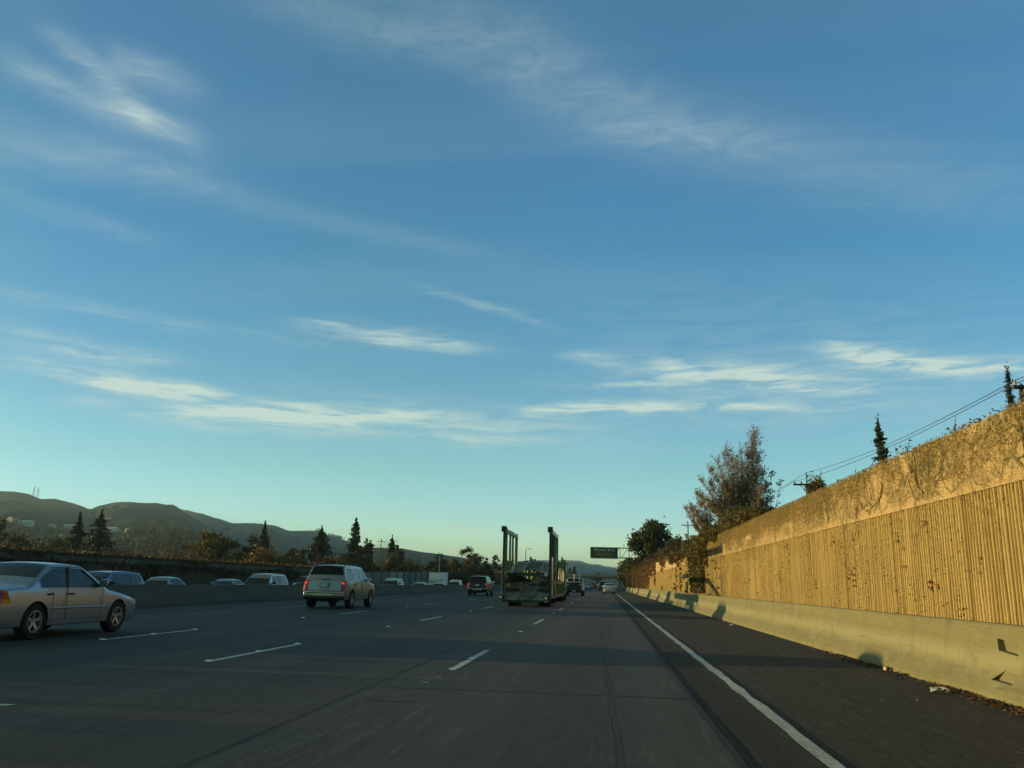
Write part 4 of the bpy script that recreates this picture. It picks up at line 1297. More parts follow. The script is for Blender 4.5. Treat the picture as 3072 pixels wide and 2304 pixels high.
# houses on the slope
def on_hill(s, Y): return hill_z(TA, 430, 2400, 3400, s, Y, seed=1, amp=.10)
def find_Y(s, e):
    Y = 480
    while Y < 2300:
        if (on_hill(s, Y) - 1.22) / Y > e: return Y
        Y += 10
    return 1200
def house(label, s, e, w, d, h, rz, wall, roof):
    Y = find_Y(s, e); th = thing('house', label, 'house', (s * Y, Y, on_hill(s, Y) - 1), rz)
    mb = MB(); mb.add([(-w / 2, -d / 2, -3), (w / 2, -d / 2, -3), (w / 2, d / 2, -3), (-w / 2, d / 2, -3), (-w / 2, -d / 2, h), (w / 2, -d / 2, h), (w / 2, d / 2, h), (-w / 2, d / 2, h), (-w / 2, 0, h + d * .22), (w / 2, 0, h + d * .22)],
                      [(0, 1, 5, 4), (2, 3, 7, 6), (3, 0, 4, 8, 7), (1, 2, 6, 9, 5)])
    mb.build('wall', wall, th)
    mb = MB()
    for sg_ in (-1, 1):
        o_ = .6; y0 = sg_ * (d / 2 + o_); z0 = h - .25
        mb.add([(-w / 2 - o_, y0, z0), (w / 2 + o_, y0, z0), (w / 2 + o_, 0, h + d * .22 + .2), (-w / 2 - o_, 0, h + d * .22 + .2), (-w / 2 - o_, y0, z0 + .25), (w / 2 + o_, y0, z0 + .25), (w / 2 + o_, 0, h + d * .22 + .45), (-w / 2 - o_, 0, h + d * .22 + .45)],
               [(0, 1, 2, 3), (4, 5, 6, 7), (0, 1, 5, 4), (0, 3, 7, 4), (1, 2, 6, 5)])
    mb.build('roof', roof, th)
    for k in range(max(2, int(w / 4))):
        x = -w / 2 + (k + .5) * w / max(2, int(w / 4))
        m_ = MB(); m_.box(x - .8, x + .8, -d / 2 - .05, -d / 2 + .02, h * .35, h * .75); m_.build('window', 'house_window', th)
house('cream hillside house with sunlit gable at far left', -.7565, .0605, 11, 13, 5, radians(80), 'house_cream', 'house_roof')
house('long pale blue roofed house beside cream gable', -.740, .0575, 24, 11, 3.4, 0, 'house_blue', 'roof_pale')
house('small cream house between dark hillside trees', -.7305, .0570, 7, 8, 4, radians(85), 'house_cream', 'house_roof')
house('small lit cottage left of the slim cedar', -.7010, .0553, 7, 8, 4, radians(85), 'house_cream', 'house_roof')
house('pale roofed house just left of the slim cedar', -.6762, .0536, 15, 11, 3.6, radians(15), 'house_blue', 'roof_pale')
house('low pale building between cedars and golden trees', -.6200, .0505, 22, 11, 3.2, radians(-10), 'house_blue', 'roof_pale')
house('second low pale building stepping down to the right', -.6070, .0490, 17, 10, 3.0, radians(-15), 'house_blue', 'roof_pale')
house('little cream house with gable right of low buildings', -.5955, .0498, 9, 9, 4, radians(60), 'house_cream', 'house_roof')
house('tan hillside house high above the low buildings', -.6285, .0655, 16, 10, 4, radians(20), 'house_cream', 'house_roof')

# transmission towers on the ridge
def tower(label, x, y, z, h):
    th = thing('lattice_tower', label, 'transmission tower', (x, y, z))
    mb = MB()
    for sx in (-1, 1):
        for sy in (-1, 1): mb.bar((sx * 2.6, sy * 2.6, -6), (sx * .5, sy * .5, h), .35, .35)
    for k in range(7):
        a, b = k / 7, (k + 1) / 7
        wa, wb = 2.6 - 2.1 * a, 2.6 - 2.1 * b
        for sy in (-1, 1):
            mb.bar((-wa, sy * wa, h * a), (wb, sy * wb, h * b), .2, .2); mb.bar((wa, sy * wa, h * a), (-wb, sy * wb, h * b), .2, .2)
    mb.build('tower_body', 'steel_grey', th)
    for zz in (h * .72, h * .86):
        m_ = MB(); m_.bar((-3.6, 0, zz), (3.6, 0, zz), .4, .4); m_.build('crossarm', 'steel_grey', th)
tower('thin lattice tower on the hill ridge, left of two', -1760, 2400, 228, 27)
tower('thin lattice tower on the hill ridge, right of two', -1746, 2400, 224, 27)

# overpass at the end of the road
ov = thing('overpass', 'low concrete overpass crossing the road in the distance', 'bridge', (0, 452, 0))
mb = MB(); mb.box(-75, 40, 0, 12, 4.6, 5.7); mb.build('deck', 'bridge_shadow', ov)
mb = MB(); mb.box(-75, 40, -.3, -.02, 5.4, 6.45); mb.build('parapet', 'bridge_concrete', ov)
for xx in (-45, -18, 8):
    m_ = MB(); m_.box(xx - .6, xx + .6, 1, 11, -1, 4.6); m_.build('pier', 'bridge_shadow', ov)
mb = MB(); mb.add([(12, 440, -.2), (60, 440, -.2), (60, 470, 6), (12, 470, 6), (60, 440, 6.2)], [(0, 1, 4), (0, 4, 2, 3)])
P = []
for k in range(16000):
    x = 9 + 60 * rng.random(); y = 300 + 140 * rng.random(); P.append((x, y, 9 * rng.random() ** .8 * (1 + .3 * noise.noise(Vector((x * .1, y * .05, 0))))))
tag(leaves('roadside_thicket', P, .7, 'leaf_dark'), 'dense thicket beyond the last trees on the right', 'thicket', kind='stuff')
P = []
for k in range(26000):
    x = -120 + 84 * rng.random(); y = 245 + 150 * rng.random() 
    h = 5.2 * (1 + .5 * noise.noise(Vector((x * .06, y * .03, 2)))); P.append((x, y, h * rng.random() ** .7))
tag(leaves('far_thicket', P, .8, 'leaf_olive'), 'dark thicket filling the gaps between the trees beyond the left wall', 'thicket', kind='stuff')

# ------------------------------------------------------------------ litter at the foot of the barrier
P = []
for k in range(2600):
    y = 6.5 + 12 * rng.random()
    if noise.noise(Vector((y * .8, 3, 0))) < -.02 and rng.random() < .9: continue
    d = abs(rng.normal()) * (.10 + .07 * max(0, noise.noise(Vector((y * .9, 0, 0))) + .4))
    P.append((BX - .02 - d, y, .006 + .02 * rng.random()))
tag(leaves('fallen_leaves', P, .032, 'litter_leaf', normal=(0, 0, 1), elong=1.5), 'drift of brown fallen leaves along the barrier foot', 'leaves', kind='stuff')
def scrap(label, x, y, w, h, n, seed, name='paper_scrap'):
    r = random.Random(seed); mb = MB()
    for k in range(n):
        cx, cy = r.uniform(-w, w), r.uniform(-w * .7, w * .7); s = r.uniform(.3, .8) * w
        vs = [(cx + s * cos(a) * r.uniform(.5, 1.2), cy + s * sin(a) * r.uniform(.5, 1.2), .006 + r.uniform(0, h)) for a in np.linspace(0, 5.2, 6)]
        mb.add(vs, [(0, 1, 2), (0, 2, 3), (0, 3, 4), (0, 4, 5)])
        mb.add([(a, b, c - .004) for a, b, c in vs], [(2, 1, 0), (3, 2, 0), (4, 3, 0), (5, 4, 0)])
    o = mb.build(name, 'paper_scrap'); o.location = (x, y, 0); tag(o, label, 'litter')
scrap('crumpled pale paper lying by the nearest barrier foot', 4.22, 11.6, .11, .07, 5, 1)
scrap('flat white paper scrap by the barrier near the car shadow', 4.40, 18.6, .09, .03, 2, 2)
scrap('small pale scrap on shoulder below farther barrier', 4.28, 29.4, .10, .05, 2, 3)
scrap('tiny white scrap on the open shoulder asphalt', 3.62, 10.7, .035, .01, 1, 4)
mb = MB(); mb.lathe([(0, 0), (0, .03), (.10, .033), (.12, .012), (.14, .012), (.14, 0)], 'X', 10, (0, 0, .03)); o = mb.build('bottle', 'gold_paint', smooth=True, sharp=40)
o.location = (4.44, 14.5, 0); o.rotation_euler = (0, 0, .7); tag(o, 'small dark bottle lying against the barrier foot', 'bottle')

# ------------------------------------------------------------------ vehicles
def chaikin(pts, it=2):
    """round the corners of an open profile, keeping each stretch's tag"""
    for _ in range(it):
        out = [pts[0]]
        for a, b in zip(pts[:-1], pts[1:]):
            q = (a[0] * .75 + b[0] * .25, a[1] * .75 + b[1] * .25, b[2]); r = (a[0] * .25 + b[0] * .75, a[1] * .25 + b[1] * .75, b[2])
            out += [q, r]
        out.append(pts[-1]); pts = out
    return pts

def inpoly(p, poly):
    x, y = p; c = False; j = len(poly) - 1
    for i in range(len(poly)):
        if (poly[i][1] > y) != (poly[j][1] > y) and x < (poly[j][0] - poly[i][0]) * (y - poly[i][1]) / (poly[j][1] - poly[i][1]) + poly[i][0]: c = not c
        j = i
    return c

class Car:
    """body profile (y, z, tag) runs nose -> roof -> tail; sides are cut to it with arches and windows"""
    def __init__(s, th, prof, W, belt, tumble, sill, axles, wr, paint_m, glass='car_glass', r=.07, crown=.035, taper=.10, windows=(), doors=(), arch=1.13, grid=.11, rear_dark=None, frontcut=None):
        s.th, s.W, s.belt, s.tum, s.tap = th, W, belt, tumble, taper
        P = chaikin(prof, 2)
        s.P = P; ys = [p[0] for p in P]; s.yc = (min(ys) + max(ys)) / 2; s.hl = (max(ys) - min(ys)) / 2
        n = len(P); N = []
        for i in range(n):
            a, b = P[max(i - 1, 0)], P[min(i + 1, n - 1)]
            d = Vector((b[0] - a[0], b[1] - a[1])).normalized(); N.append(Vector((d.y, -d.x)) * -1)
        # outward = left of the direction of travel nose->tail over the roof (travel -y): up
        N = [Vector((v.x, v.y)) for v in N]
        cen = Vector((s.yc, belt * .7))
        if sum((Vector((p[0], p[1])) - cen).dot(v) for p, v in zip(P, N)) < 0: N = [-v for v in N]
        s.N = N; s.r, s.crown = r, crown
        ins = [(p[0] - v.x * (r + crown), p[1] - v.y * (r + crown)) for p, v in zip(P, N)]
        s.ins = ins; s.sill = sill; s.axles = axles; s.wr = wr
        K = [-1, -.86, -.6, -.3, 0, .3, .6, .86, 1]
        body, glass_b = MB(), {}
        rows = []
        for i in range(n):
            w = s.sx(ins[i][0], ins[i][1]); row = []
            arcs = [(a_, radians(a_)) for a_ in (90, 60, 30)]
            left = [(-(w - r + r * sin(t)), r * (1 - cos(t)) + crown) for _, t in arcs]
            mid = [((w - r) * k, crown * k * k) for k in K]
            right = [(-x, d) for x, d in reversed(left)]
            for x, d in left + mid + right:
                row.append((x, P[i][0] - N[i].x * d, P[i][1] - N[i].y * d))
            rows.append(row)
        s.rows = rows; m = len(rows[0])
        vs = [v for row in rows for v in row]; fb = []; fg = {}
        for i in range(n - 1):
            tg = P[i + 1][2] if P[i + 1][2] == P[i][2] or i == 0 else 'b'
            for k in range(m - 1):
                q = (i * m + k, i * m + k + 1, (i + 1) * m + k + 1, (i + 1) * m + k)
                if tg != 'b' and 2 < k < m - 4: fg.setdefault(tg, []).append(q)
                else: fb.append(q)
        body.add(vs, fb)
        # side outline: inset profile, then along the bottom with wheel arches
        out = [Vector(p) for p in ins]
        bot = []
        yr, yf = axles; R = wr * arch
        def arc(yc):
            h = max(-.99, min(.99, (sill - wr) / R)); a0 = math.asin(h)
            return [Vector((yc + R * cos(t), wr + R * sin(t))) for t in np.linspace(pi - a0, a0, 13)]
        yend, ystart = out[-1].x, out[0].x
        seq = [Vector((yend + .02, sill))] + arc(yr) + arc(yf) + [Vector((ystart - .02, sill))]
        outline = out + seq
        holes = [list(map(Vector, wpoly)) for wpoly in windows]
        pts = [tuple(p) for p in outline]; edges = [(i, (i + 1) % len(outline)) for i in range(len(outline))]
        for h in list(holes) + [list(map(Vector, d)) for d in doors]:
            o = len(pts); pts += [tuple(p) for p in h]; edges += [(o + i, o + (i + 1) % len(h)) for i in range(len(h))]
        y = min(ys)
        while y < max(ys):
            z = sill + .05
            while z < max(p[1] for p in P):
                if inpoly((y, z), outline): pts.append((y, z))
                z += grid
            y += grid
        V2, E2, F2, *_ = delaunay_2d_cdt([Vector(p) for p in pts], edges, [], 0, 1e-4)
        side_b, side_w, side_d = [], [[] for _ in holes], [[] for _ in doors]
        for f in F2:
            c = sum((V2[i] for i in f), Vector((0, 0))) / len(f)
            if not inpoly(c, outline): continue
            for hi, h in enumerate(holes):
                if inpoly(c, h): side_w[hi].append(f); break
            else:
                for di, d in enumerate(doors):
                    if inpoly(c, d): side_d[di].append(f); break
                else: side_b.append(f)
        for sg in (-1, 1):
            V3 = [(sg * s.sx(v.x, v.y), v.x, v.y) for v in V2]
            flip = lambda fs: [tuple(f) if sg > 0 else tuple(reversed(f)) for f in fs]
            body.add(V3, flip(side_b))
            for fs in side_w:
                w = MB(); w.add([(x - sg * .012, y_, z_) for x, y_, z_ in V3], flip(fs)); s.clean(w).build('side_window', glass, th, smooth=True)
            for fs in side_d:
                w = MB(); w.add(V3, flip(fs)); s.clean(w).build('door', paint_m, th, smooth=True, sharp=40)
            sm = MB()
            for d in doors:
                for a, b in zip(d, list(d[1:]) + [d[0]]):
                    nn = max(1, int(hypot(a[0] - b[0], a[1] - b[1]) / .12))
                    L = [(a[0] + (b[0] - a[0]) * t / nn, a[1] + (b[1] - a[1]) * t / nn) for t in range(nn + 1)]
                    if a[1] > belt + .05 or b[1] > belt + .05: continue
                    sm.tube([(sg * (s.sx(u, v) + .0005), u, v) for u, v in L], .0038, 4)
            if doors: sm.build('door_seam', 'black_plastic', th)
        s.clean(body).build('body', paint_m, th, sharp=38)
        for tg, fs in fg.items():
            w = MB(); w.add(vs, fs); s.clean(w).build('windshield' if tg == 'w' else 'rear_window', glass, th, smooth=True)
        # floor, wheel wells, dark inside
        u = MB(); u.box(-W / 2 + .12, W / 2 - .12, min(ys) + .18, max(ys) - .18, sill - .02, sill + .10)
        for ya in axles: u.box(-W / 2 + .10, W / 2 - .10, ya - wr * 1.02, ya + wr * 1.02, sill + .02, wr * 2.08)
        u.tube([(-W / 2 + .2, axles[0], wr), (W / 2 - .2, axles[0], wr)], .05, 8)
        u.build('underbody', 'underbody', th)
        zs = sill + .32
        for k, ya in enumerate(((yr + .75), (yf - 1.15))):
            for sg in (-1, 1):
                q = MB(); q.box(sg * .38 - .24, sg * .38 + .24, ya - .25, ya + .25, sill + .1, zs)
                q.bar((sg * .38, ya - .25, zs - .05), (sg * .38, ya - .42, belt + .08), .44, .12); q.cbox((sg * .38, ya - .43, belt + .18), (.24, .10, .18))
                q.build('seat', 'seat_cloth', th)

    def clean(s, mb):
        used = sorted({i for f in mb.f for i in f}); mp = {o: i for i, o in enumerate(used)}
        mb.v = [mb.v[i] for i in used]; mb.f = [tuple(mp[i] for i in f) for f in mb.f]; return mb

    def sx(s, y, z):
        h = s.W / 2
        if z < s.belt: x = h * (1 - .05 * ((z - s.belt * .62) / (s.belt * .5)) ** 2)
        else: x = h * (1 - .05 * ((s.belt * .38) / (s.belt * .5)) ** 2) - s.tum * (z - s.belt)
        u = abs(y - s.yc) / s.hl
        return x - s.tap * u ** 5

    def wheels(s, th, rad=None, rimr=.62, spokes=5, width=.205, rim='alloy'):
        R = rad or s.wr
        for ya in s.axles:
            for sg in (-1, 1):
                wheel(th, (sg * (s.W / 2 - .115), ya, R), R, width, rimr, spokes, sg, rim)

    def side_patch(s, name, m, poly, sg=1, off=.006, th=None, n=5):
        """a thin curved plate on the body side"""
        mb = MB(); c = [Vector(p) for p in poly]; k = len(c)
        for o in (off, -.02):
            mb.add([(sg * (s.sx(p.x, p.y) + o), p.x, p.y) for p in c], [tuple(range(k))])
        mb.f += [(i, (i + 1) % k, k + (i + 1) % k, k + i) for i in range(k)]
        return mb.build(name, m, th or s.th)

    def over_patch(s, name, m, i0, i1, x0, x1, off=.006, th=None):
        """a thin plate that follows the nose / tail surface between profile indices and x range"""
        mb = MB(); nx = 5; V = []
        for i in range(i0, i1 + 1):
            w = s.sx(s.ins[i][0], s.ins[i][1]); p, nv = s.P[i], s.N[i]
            for k in range(nx + 1):
                x = x0 + (x1 - x0) * k / nx; a = abs(x) / (w - s.r)
                d = s.crown * min(1, a) ** 2
                if a > 1: t = min(1, (abs(x) - (w - s.r)) / s.r); d = s.crown + s.r * (1 - sqrt(max(0, 1 - t * t)))
                V.append((x, p[0] - nv.x * (d - off), p[1] - nv.y * (d - off)))
        m1 = nx + 1
        mb.add(V, [(i * m1 + k, i * m1 + k + 1, (i + 1) * m1 + k + 1, (i + 1) * m1 + k) for i in range(i1 - i0) for k in range(nx)])
        return mb.build(name, m, th or s.th, smooth=True)

    def at(s, y=None, z=None, tail=True):
        """nearest profile index to height z on the tail (or nose)"""
        rng_ = range(len(s.P) // 2, len(s.P)) if tail else range(0, len(s.P) // 2)
        return min(rng_, key=lambda i: abs(s.P[i][1] - z))

def wheel(th, c, R, w, rimr, spokes, sg, rim='alloy'):
    e = bpy.data.objects.new('wheel', None); COL.objects.link(e); e.parent = th; e.location = c
    t = MB(); rr = R * rimr
    t.lathe([(-w * .5, rr), (-w * .5, R * .93), (-w * .38, R), (w * .38, R), (w * .5, R * .93), (w * .5, rr), (w * .3, rr * .97), (-w * .3, rr * .97), (-w * .5, rr)], 'X', 30)
    t.build('tyre', 'tyre_rubber', e, smooth=True, sharp=40)
    m = MB(); o = sg * w * .40
    m.lathe([(o - sg * .10, rr * .98), (o + sg * .02, rr * 1.0), (o + sg * .02, rr * .90), (o - sg * .04, rr * .86)], 'X', 30)
    m.lathe([(o - sg * .02, 0), (o - sg * .02, rr * .20), (o - sg * .06, rr * .24)], 'X', 14)
    for k in range(spokes):
        a = 2 * pi * k / spokes + .3
        p, q = (o - sg * .03, rr * .15 * cos(a), rr * .15 * sin(a)), (o - sg * .01, rr * .92 * cos(a), rr * .92 * sin(a))
        d = Vector((0, -sin(a), cos(a))); x = Vector((1, 0, 0))
        vs = []
        for P_, hw in ((Vector(p), rr * .16), (Vector(q), rr * .11)):
            for u, v in ((-1, -1), (1, -1), (1, 1), (-1, 1)): vs.append(P_ + d * hw * u + x * .018 * v)
        m.add(vs, [(0, 1, 2, 3), (7, 6, 5, 4), (0, 4, 5, 1), (1, 5, 6, 2), (2, 6, 7, 3), (3, 7, 4, 0)])
    m.build('rim', rim, e)
    b = MB(); b.lathe([(o - sg * .11, 0), (o - sg * .11, rr * .95)], 'X', 20); b.build('brake_disc', 'underbody', e)
    return e

def mirror(th, x, y, z, m, sg, big=1.0, face_rear=True):
    e = MB(); e.lathe([(-.11 * big, .03), (-.09 * big, .075 * big), (.07 * big, .085 * big), (.10 * big, .05 * big)], 'X', 10, (x + sg * .12 * big, y, z + .03))
    e.bar((x - sg * .03, y + .02, z - .03), (x + sg * .06, y, z), .03, .05)
    o = e.build('wing_mirror', m, th, smooth=True, sharp=50)
    g_ = MB(); g_.cbox((x + sg * .12 * big, y - .078 * big, z + .03), (.17 * big, .006, .115 * big)); g_.build('mirror_glass', 'mirror_glass', o)
    return o

# --- profiles
def sedan_prof(L=4.8, H=1.40):
    f, r = L / 2, -L / 2
    return [(f - .06, .22, 'b'), (f, .38, 'b'), (f - .01, .56, 'b'), (f - .10, .68, 'b'), (f - .45, .78, 'b'), (f - 1.22, .90, 'b'),
            (f - 1.30, .915, 'w'), (f - 2.02, H - .05, 'w'), (f - 2.16, H - .02, 'b'), (f - 2.65, H, 'b'), (r + 1.62, H - .02, 'b'), (r + 1.48, H - .05, 'r'),
            (r + .86, .99, 'r'), (r + .78, .97, 'b'), (r + .14, .94, 'b'), (r + .04, .88, 'b'), (r, .60, 'b'), (r + .0, .50, 'b'), (r - .03, .46, 'b'), (r + .02, .26, 'b')]

def make_sedan(name, label, paint_m, L=4.8, W=1.80, H=1.40, loc=(0, 0, 0), rz=0, group=None, detail=True, lit=False, wb=2.82, glass='car_glass'):
    th = thing(name, label, 'car', loc, rz, group)
    f, r = L / 2, -L / 2
    yr, yf = r + 1.08, r + 1.08 + wb
    belt = .93
    zt = H - .115
    win = [[(f - 1.58, belt + .01), (f - 2.12, zt - .01), (f - 2.50, zt + .01), (f - 2.66, belt + .01)],
           [(f - 2.685, belt + .01), (f - 2.525, zt + .01), (r + 1.60, zt - .02), (r + 1.16, belt + .13), (r + 1.18, belt + .01)]]
    doors = [[(f - 1.50, .34), (f - 1.50, belt + .0), (f - 2.66, belt + .0), (f - 2.66, .34)], [(f - 2.68, .34), (f - 2.68, belt), (r + 1.30, belt), (r + 1.52, .34 + .42), (r + 1.52, .34)]] if detail else []
    c = Car(th, sedan_prof(L, H), W, belt, .46, .24, (yr, yf), .32, paint_m, glass, windows=win, doors=doors)
    c.wheels(th)
    for sg in (-1, 1):
        a = c.at(z=.92); b = c.at(z=.64)
        lm = 'red_lens_lit' if lit else 'red_lens'
        c.over_patch('tail_light', lm, a, b, sg * .42, sg * (W / 2 - .005))
        c.side_patch('tail_light', lm, [(r + .10, .66), (r + .40, .66), (r + .30, .86), (r + .12, .88)], sg)
        c.side_patch('turn_lamp', 'amber_lens', [(r + .10, .655), (r + .37, .655), (r + .38, .725), (r + .10, .725)], sg, .009)
        a = c.at(z=.70, tail=False); b = c.at(z=.57, tail=False)
        c.over_patch('headlight', 'clear_lens', min(a, b), max(a, b) + 1, sg * .38, sg * (W / 2 - .07))
        c.side_patch('headlight', 'clear_lens', [(f - .12, .56), (f - .36, .60), (f - .30, .67), (f - .16, .66)], sg)
        mirror(th, sg * (W / 2 - .03), f - 1.62, belt + .05, paint_m, sg)
        if detail:
            for dy in (f - 2.56, r + 1.42):
                h = MB(); h.cbox((sg * (c.sx(dy, .82) + .012), dy, .80), (.02, .16, .035)); h.build('door_handle', 'black_plastic', th)
            m_ = MB(); m_.tube([(sg * (c.sx(y, .55) + .006), y, .545) for y in np.linspace(yr + .42, yf - .42, 9)], .018, 6); m_.build('side_trim', paint_m, th)
            m_ = MB(); m_.tube([(sg * (c.sx(y, z) + .003), y, z) for y, z in ((f - 1.62, belt + .0), (f - 2.64, belt), (r + 1.16, belt), (r + 1.14, belt + .12), (r + 1.58, zt), (f - 2.45, zt + .03), (f - 2.12, zt + .01), (f - 1.60, belt + .02))], .010, 5)
            m_.tube([(sg * (c.sx(y, z) - .002), y, z) for y, z in ((f - 2.67, belt), (f - 2.59, (belt + zt) / 2), (f - 2.512, zt + .01))], .022, 6)
            m_.build('window_trim', 'black_plastic', th)
    mb = MB(); mb.box(-.26, .26, r - .035, r + .0, .70, .83); mb.build('number_plate', 'plate', th)
    mb = MB(); mb.box(-.5, .5, f - .04, f + .01, .50, .60); mb.build('grille', 'black_plastic', th)
    mb = MB(); mb.tube([(-W / 2 + .12, r + .02, .50), (-.5, r - .045, .50), (.5, r - .045, .50), (W / 2 - .12, r + .02, .50)], .03, 6); mb.build('bumper_trim', paint_m, th)
    return th

def suv_prof(L=4.85, H=1.80, hood=1.10, blunt=.32):
    f, r = L / 2, -L / 2
    return [(f - .08, .34, 'b'), (f, .50, 'b'), (f - .01, .78, 'b'), (f - .08, .92, 'b'), (f - .35, hood - .07, 'b'), (f - 1.18, hood, 'b'),
            (f - 1.24, hood + .02, 'w'), (f - 1.86, H - .09, 'w'), (f - 1.98, H - .05, 'b'), (f - 2.7, H, 'b'), (r + .62, H - .02, 'b'), (r + .46, H - .07, 'b'), (r + .42, H - .10, 'r'),
            (r + .16, 1.15, 'r'), (r + .14, 1.12, 'b'), (r + .07, .80, 'b'), (r + .05, .72, 'b'), (r - .04, .68, 'b'), (r - .04, .46, 'b'), (r + .04, .40, 'b')]

def make_suv(name, label, paint_m, L=4.85, W=1.88, H=1.80, loc=(0, 0, 0), rz=0, group=None, cat='car', hood=1.10, glass='dark_glass', side_glass='car_glass', lit=True, detail=True, rack=True, wb=2.86, prof=None, belt=1.10, tumble=.36, wr=.37, plate=True, spare=False):
    th = thing(name, label, cat, loc, rz, group)
    f, r = L / 2, -L / 2
    yr, yf = r + 1.02, r + 1.02 + wb
    zt = H - .17
    win = [[(f - 1.50, belt + .02), (f - 1.96, zt - .02), (f - 2.42, zt), (f - 2.46, belt + .02)],
           [(f - 2.56, belt + .02), (f - 2.52, zt), (r + 1.42, zt), (r + 1.34, belt + .02)],
           [(r + 1.24, belt + .02), (r + 1.32, zt), (r + .62, zt - .02), (r + .42, belt + .06), (r + .44, belt + .02)]]
    doors = [[(f - 1.42, .46), (f - 1.42, belt), (f - 2.50, belt), (f - 2.50, .46)], [(f - 2.52, .46), (f - 2.52, belt), (r + 1.28, belt), (r + 1.48, .82), (r + 1.56, .46)]] if detail else []
    c = Car(th, prof or suv_prof(L, H, hood), W, belt, tumble, .36, (yr, yf), wr, paint_m, side_glass, r=.055, crown=.03, taper=.09, windows=win, doors=doors, arch=1.16)
    for o in list(th.children):
        if o.name.startswith('rear_window'): o.data.materials[0] = MATS[glass]
    c.wheels(th, width=.235)
    for sg in (-1, 1):
        a, b = c.at(z=1.15), c.at(z=.72)
        t1 = c.over_patch('tail_light', 'red_lens', a, b, sg * (W / 2 - .24), sg * (W / 2 - .03))
        q = c.side_patch('tail_light', 'red_lens', [(r + .12, .72), (r + .24, .72), (r + .26, 1.14), (r + .17, 1.14)], sg)
        if lit:
            m_ = MB(); m_.cbox((sg * (W / 2 - .15), r + .085, 1.03), (.09, .03, .07)); m_.build('lit_bulb', 'red_lens_lit', t1)
        a = c.at(z=.95, tail=False); b = c.at(z=.74, tail=False)
        c.over_patch('headlight', 'clear_lens', min(a, b), max(a, b) + 1, sg * .48, sg * (W / 2 - .06))
        mirror(th, sg * (W / 2 - .03), f - 1.55, belt + .08, 'black_plastic', sg, 1.15)
        for dy in (f - 2.40, r + 1.42):
            h = MB(); h.cbox((sg * (c.sx(dy, .98) + .014), dy, .98), (.025, .17, .04)); h.build('door_handle', 'black_plastic', th)
        if rack:
            m_ = MB(); xx = sg * (W / 2 - .05 - tumble * (H - belt)); m_.tube([(xx, f - 2.1, H - .04), (xx, f - 2.3, H + .035), (xx, r + .75, H + .03), (xx, r + .6, H - .05)], .024, 6); m_.build('roof_rail', 'black_plastic', th)
    if plate:
        mb = MB(); mb.box(-.20, .20, r + .035, r + .08, .85, 1.045); mb.build('plate_recess', 'steel_grey', th)
        mb = MB(); mb.box(-.155, .155, r + .025, r + .04, .87, 1.02); mb.build('number_plate', 'plate', th)
    mb = MB(); mb.tube([(-W / 2 + .10, r + .04, .64), (-.6, r - .075, .64), (.6, r - .075, .64), (W / 2 - .10, r + .04, .64)], .035, 6); mb.build('bumper_trim', 'chrome' if detail else 'black_plastic', th)
    mb = MB(); mb.box(-.42, .42, r - .085, r - .03, .52, .60); mb.build('step_pad', 'alloy', th)
    mb = MB(); mb.bar((-.2, r + .16, 1.16), (.22, r + .13, 1.20), .02, .02); mb.build('rear_wiper', 'black_plastic', th)
    mb = MB(); mb.tube([(.45, r + .05, .36), (.45, r + 1.4, .36)], .04, 8); mb.box(-.5, .45, r + .5, r + .9, .27, .42); mb.build('exhaust', 'underbody', th)
    mb = MB(); mb.box(-.55, .55, f - .05, f + .012, .70, .90); mb.build('grille', 'chrome', th)
    mb = MB(); mb.cbox((0, r + .47, H - .06), (.22, .05, .025)); mb.build('brake_light', 'red_lens', th)
    return th

# ours-side traffic
make_sedan('sedan', 'silver four door sedan cut off by the left picture edge', 'silver_paint', L=4.6, wb=2.64, loc=(-11.25, 15.92, 0))
make_suv('sport_utility_vehicle', 'champagne silver SUV ahead of the sedan, with lit tail lamps', 'champagne_paint', loc=(-11.55, 36.6, 0), side_glass='side_glass')
make_suv('sport_utility_vehicle', 'dark grey SUV beside the green car carrier, left tail lamp lit', 'charcoal_paint', W=1.84, H=1.76, loc=(-11.3, 77.5, 0), side_glass='car_glass')

def hatch_prof(L=4.45, H=1.48):
    f, r = L / 2, -L / 2
    return [(f - .06, .24, 'b'), (f, .40, 'b'), (f - .03, .62, 'b'), (f - .30, .80, 'b'), (f - .95, 1.0, 'b'), (f - 1.0, 1.02, 'w'), (f - 1.95, H - .05, 'w'), (f - 2.1, H - .01, 'b'), (f - 2.5, H, 'b'),
            (r + 1.1, H - .07, 'b'), (r + .98, H - .11, 'r'), (r + .30, 1.08, 'r'), (r + .26, 1.05, 'b'), (r + .10, .98, 'b'), (r + .04, .60, 'b'), (r, .52, 'b'), (r + .02, .28, 'b')]
def make_hatch(label, paint_m, loc, rz=0):
    L, W, H = 4.45, 1.73, 1.48; th = thing('hatchback', label, 'car', loc, rz)
    f, r = L / 2, -L / 2; belt = .98
    win = [[(f - 1.4, belt), (f - 2.0, H - .13), (f - 2.4, H - .12), (f - 2.45, belt)], [(f - 2.53, belt), (f - 2.48, H - .12), (r + 1.2, H - .18), (r + .8, belt + .03)]]
    c = Car(th, hatch_prof(), W, belt, .42, .24, (r + .85, r + .85 + 2.7), .31, paint_m, 'dark_glass', windows=win)
    c.wheels(th)
    for sg in (-1, 1):
        a, b = c.at(z=.98), c.at(z=.70)
        c.over_patch('tail_light', 'red_lens', a, b, sg * (W / 2 - .20), sg * (W / 2 - .05))
        mirror(th, sg * (W / 2 - .03), f - 1.5, belt + .04, paint_m, sg)
    mb = MB(); mb.box(-.26, .26, r - .01, r + .03, .68, .80); mb.build('number_plate', 'plate', th)
    mb = MB(); mb.box(-.62, .62, r - .02, r + .06, .26, .34); mb.build('bumper_trim', 'black_plastic', th)
    return th
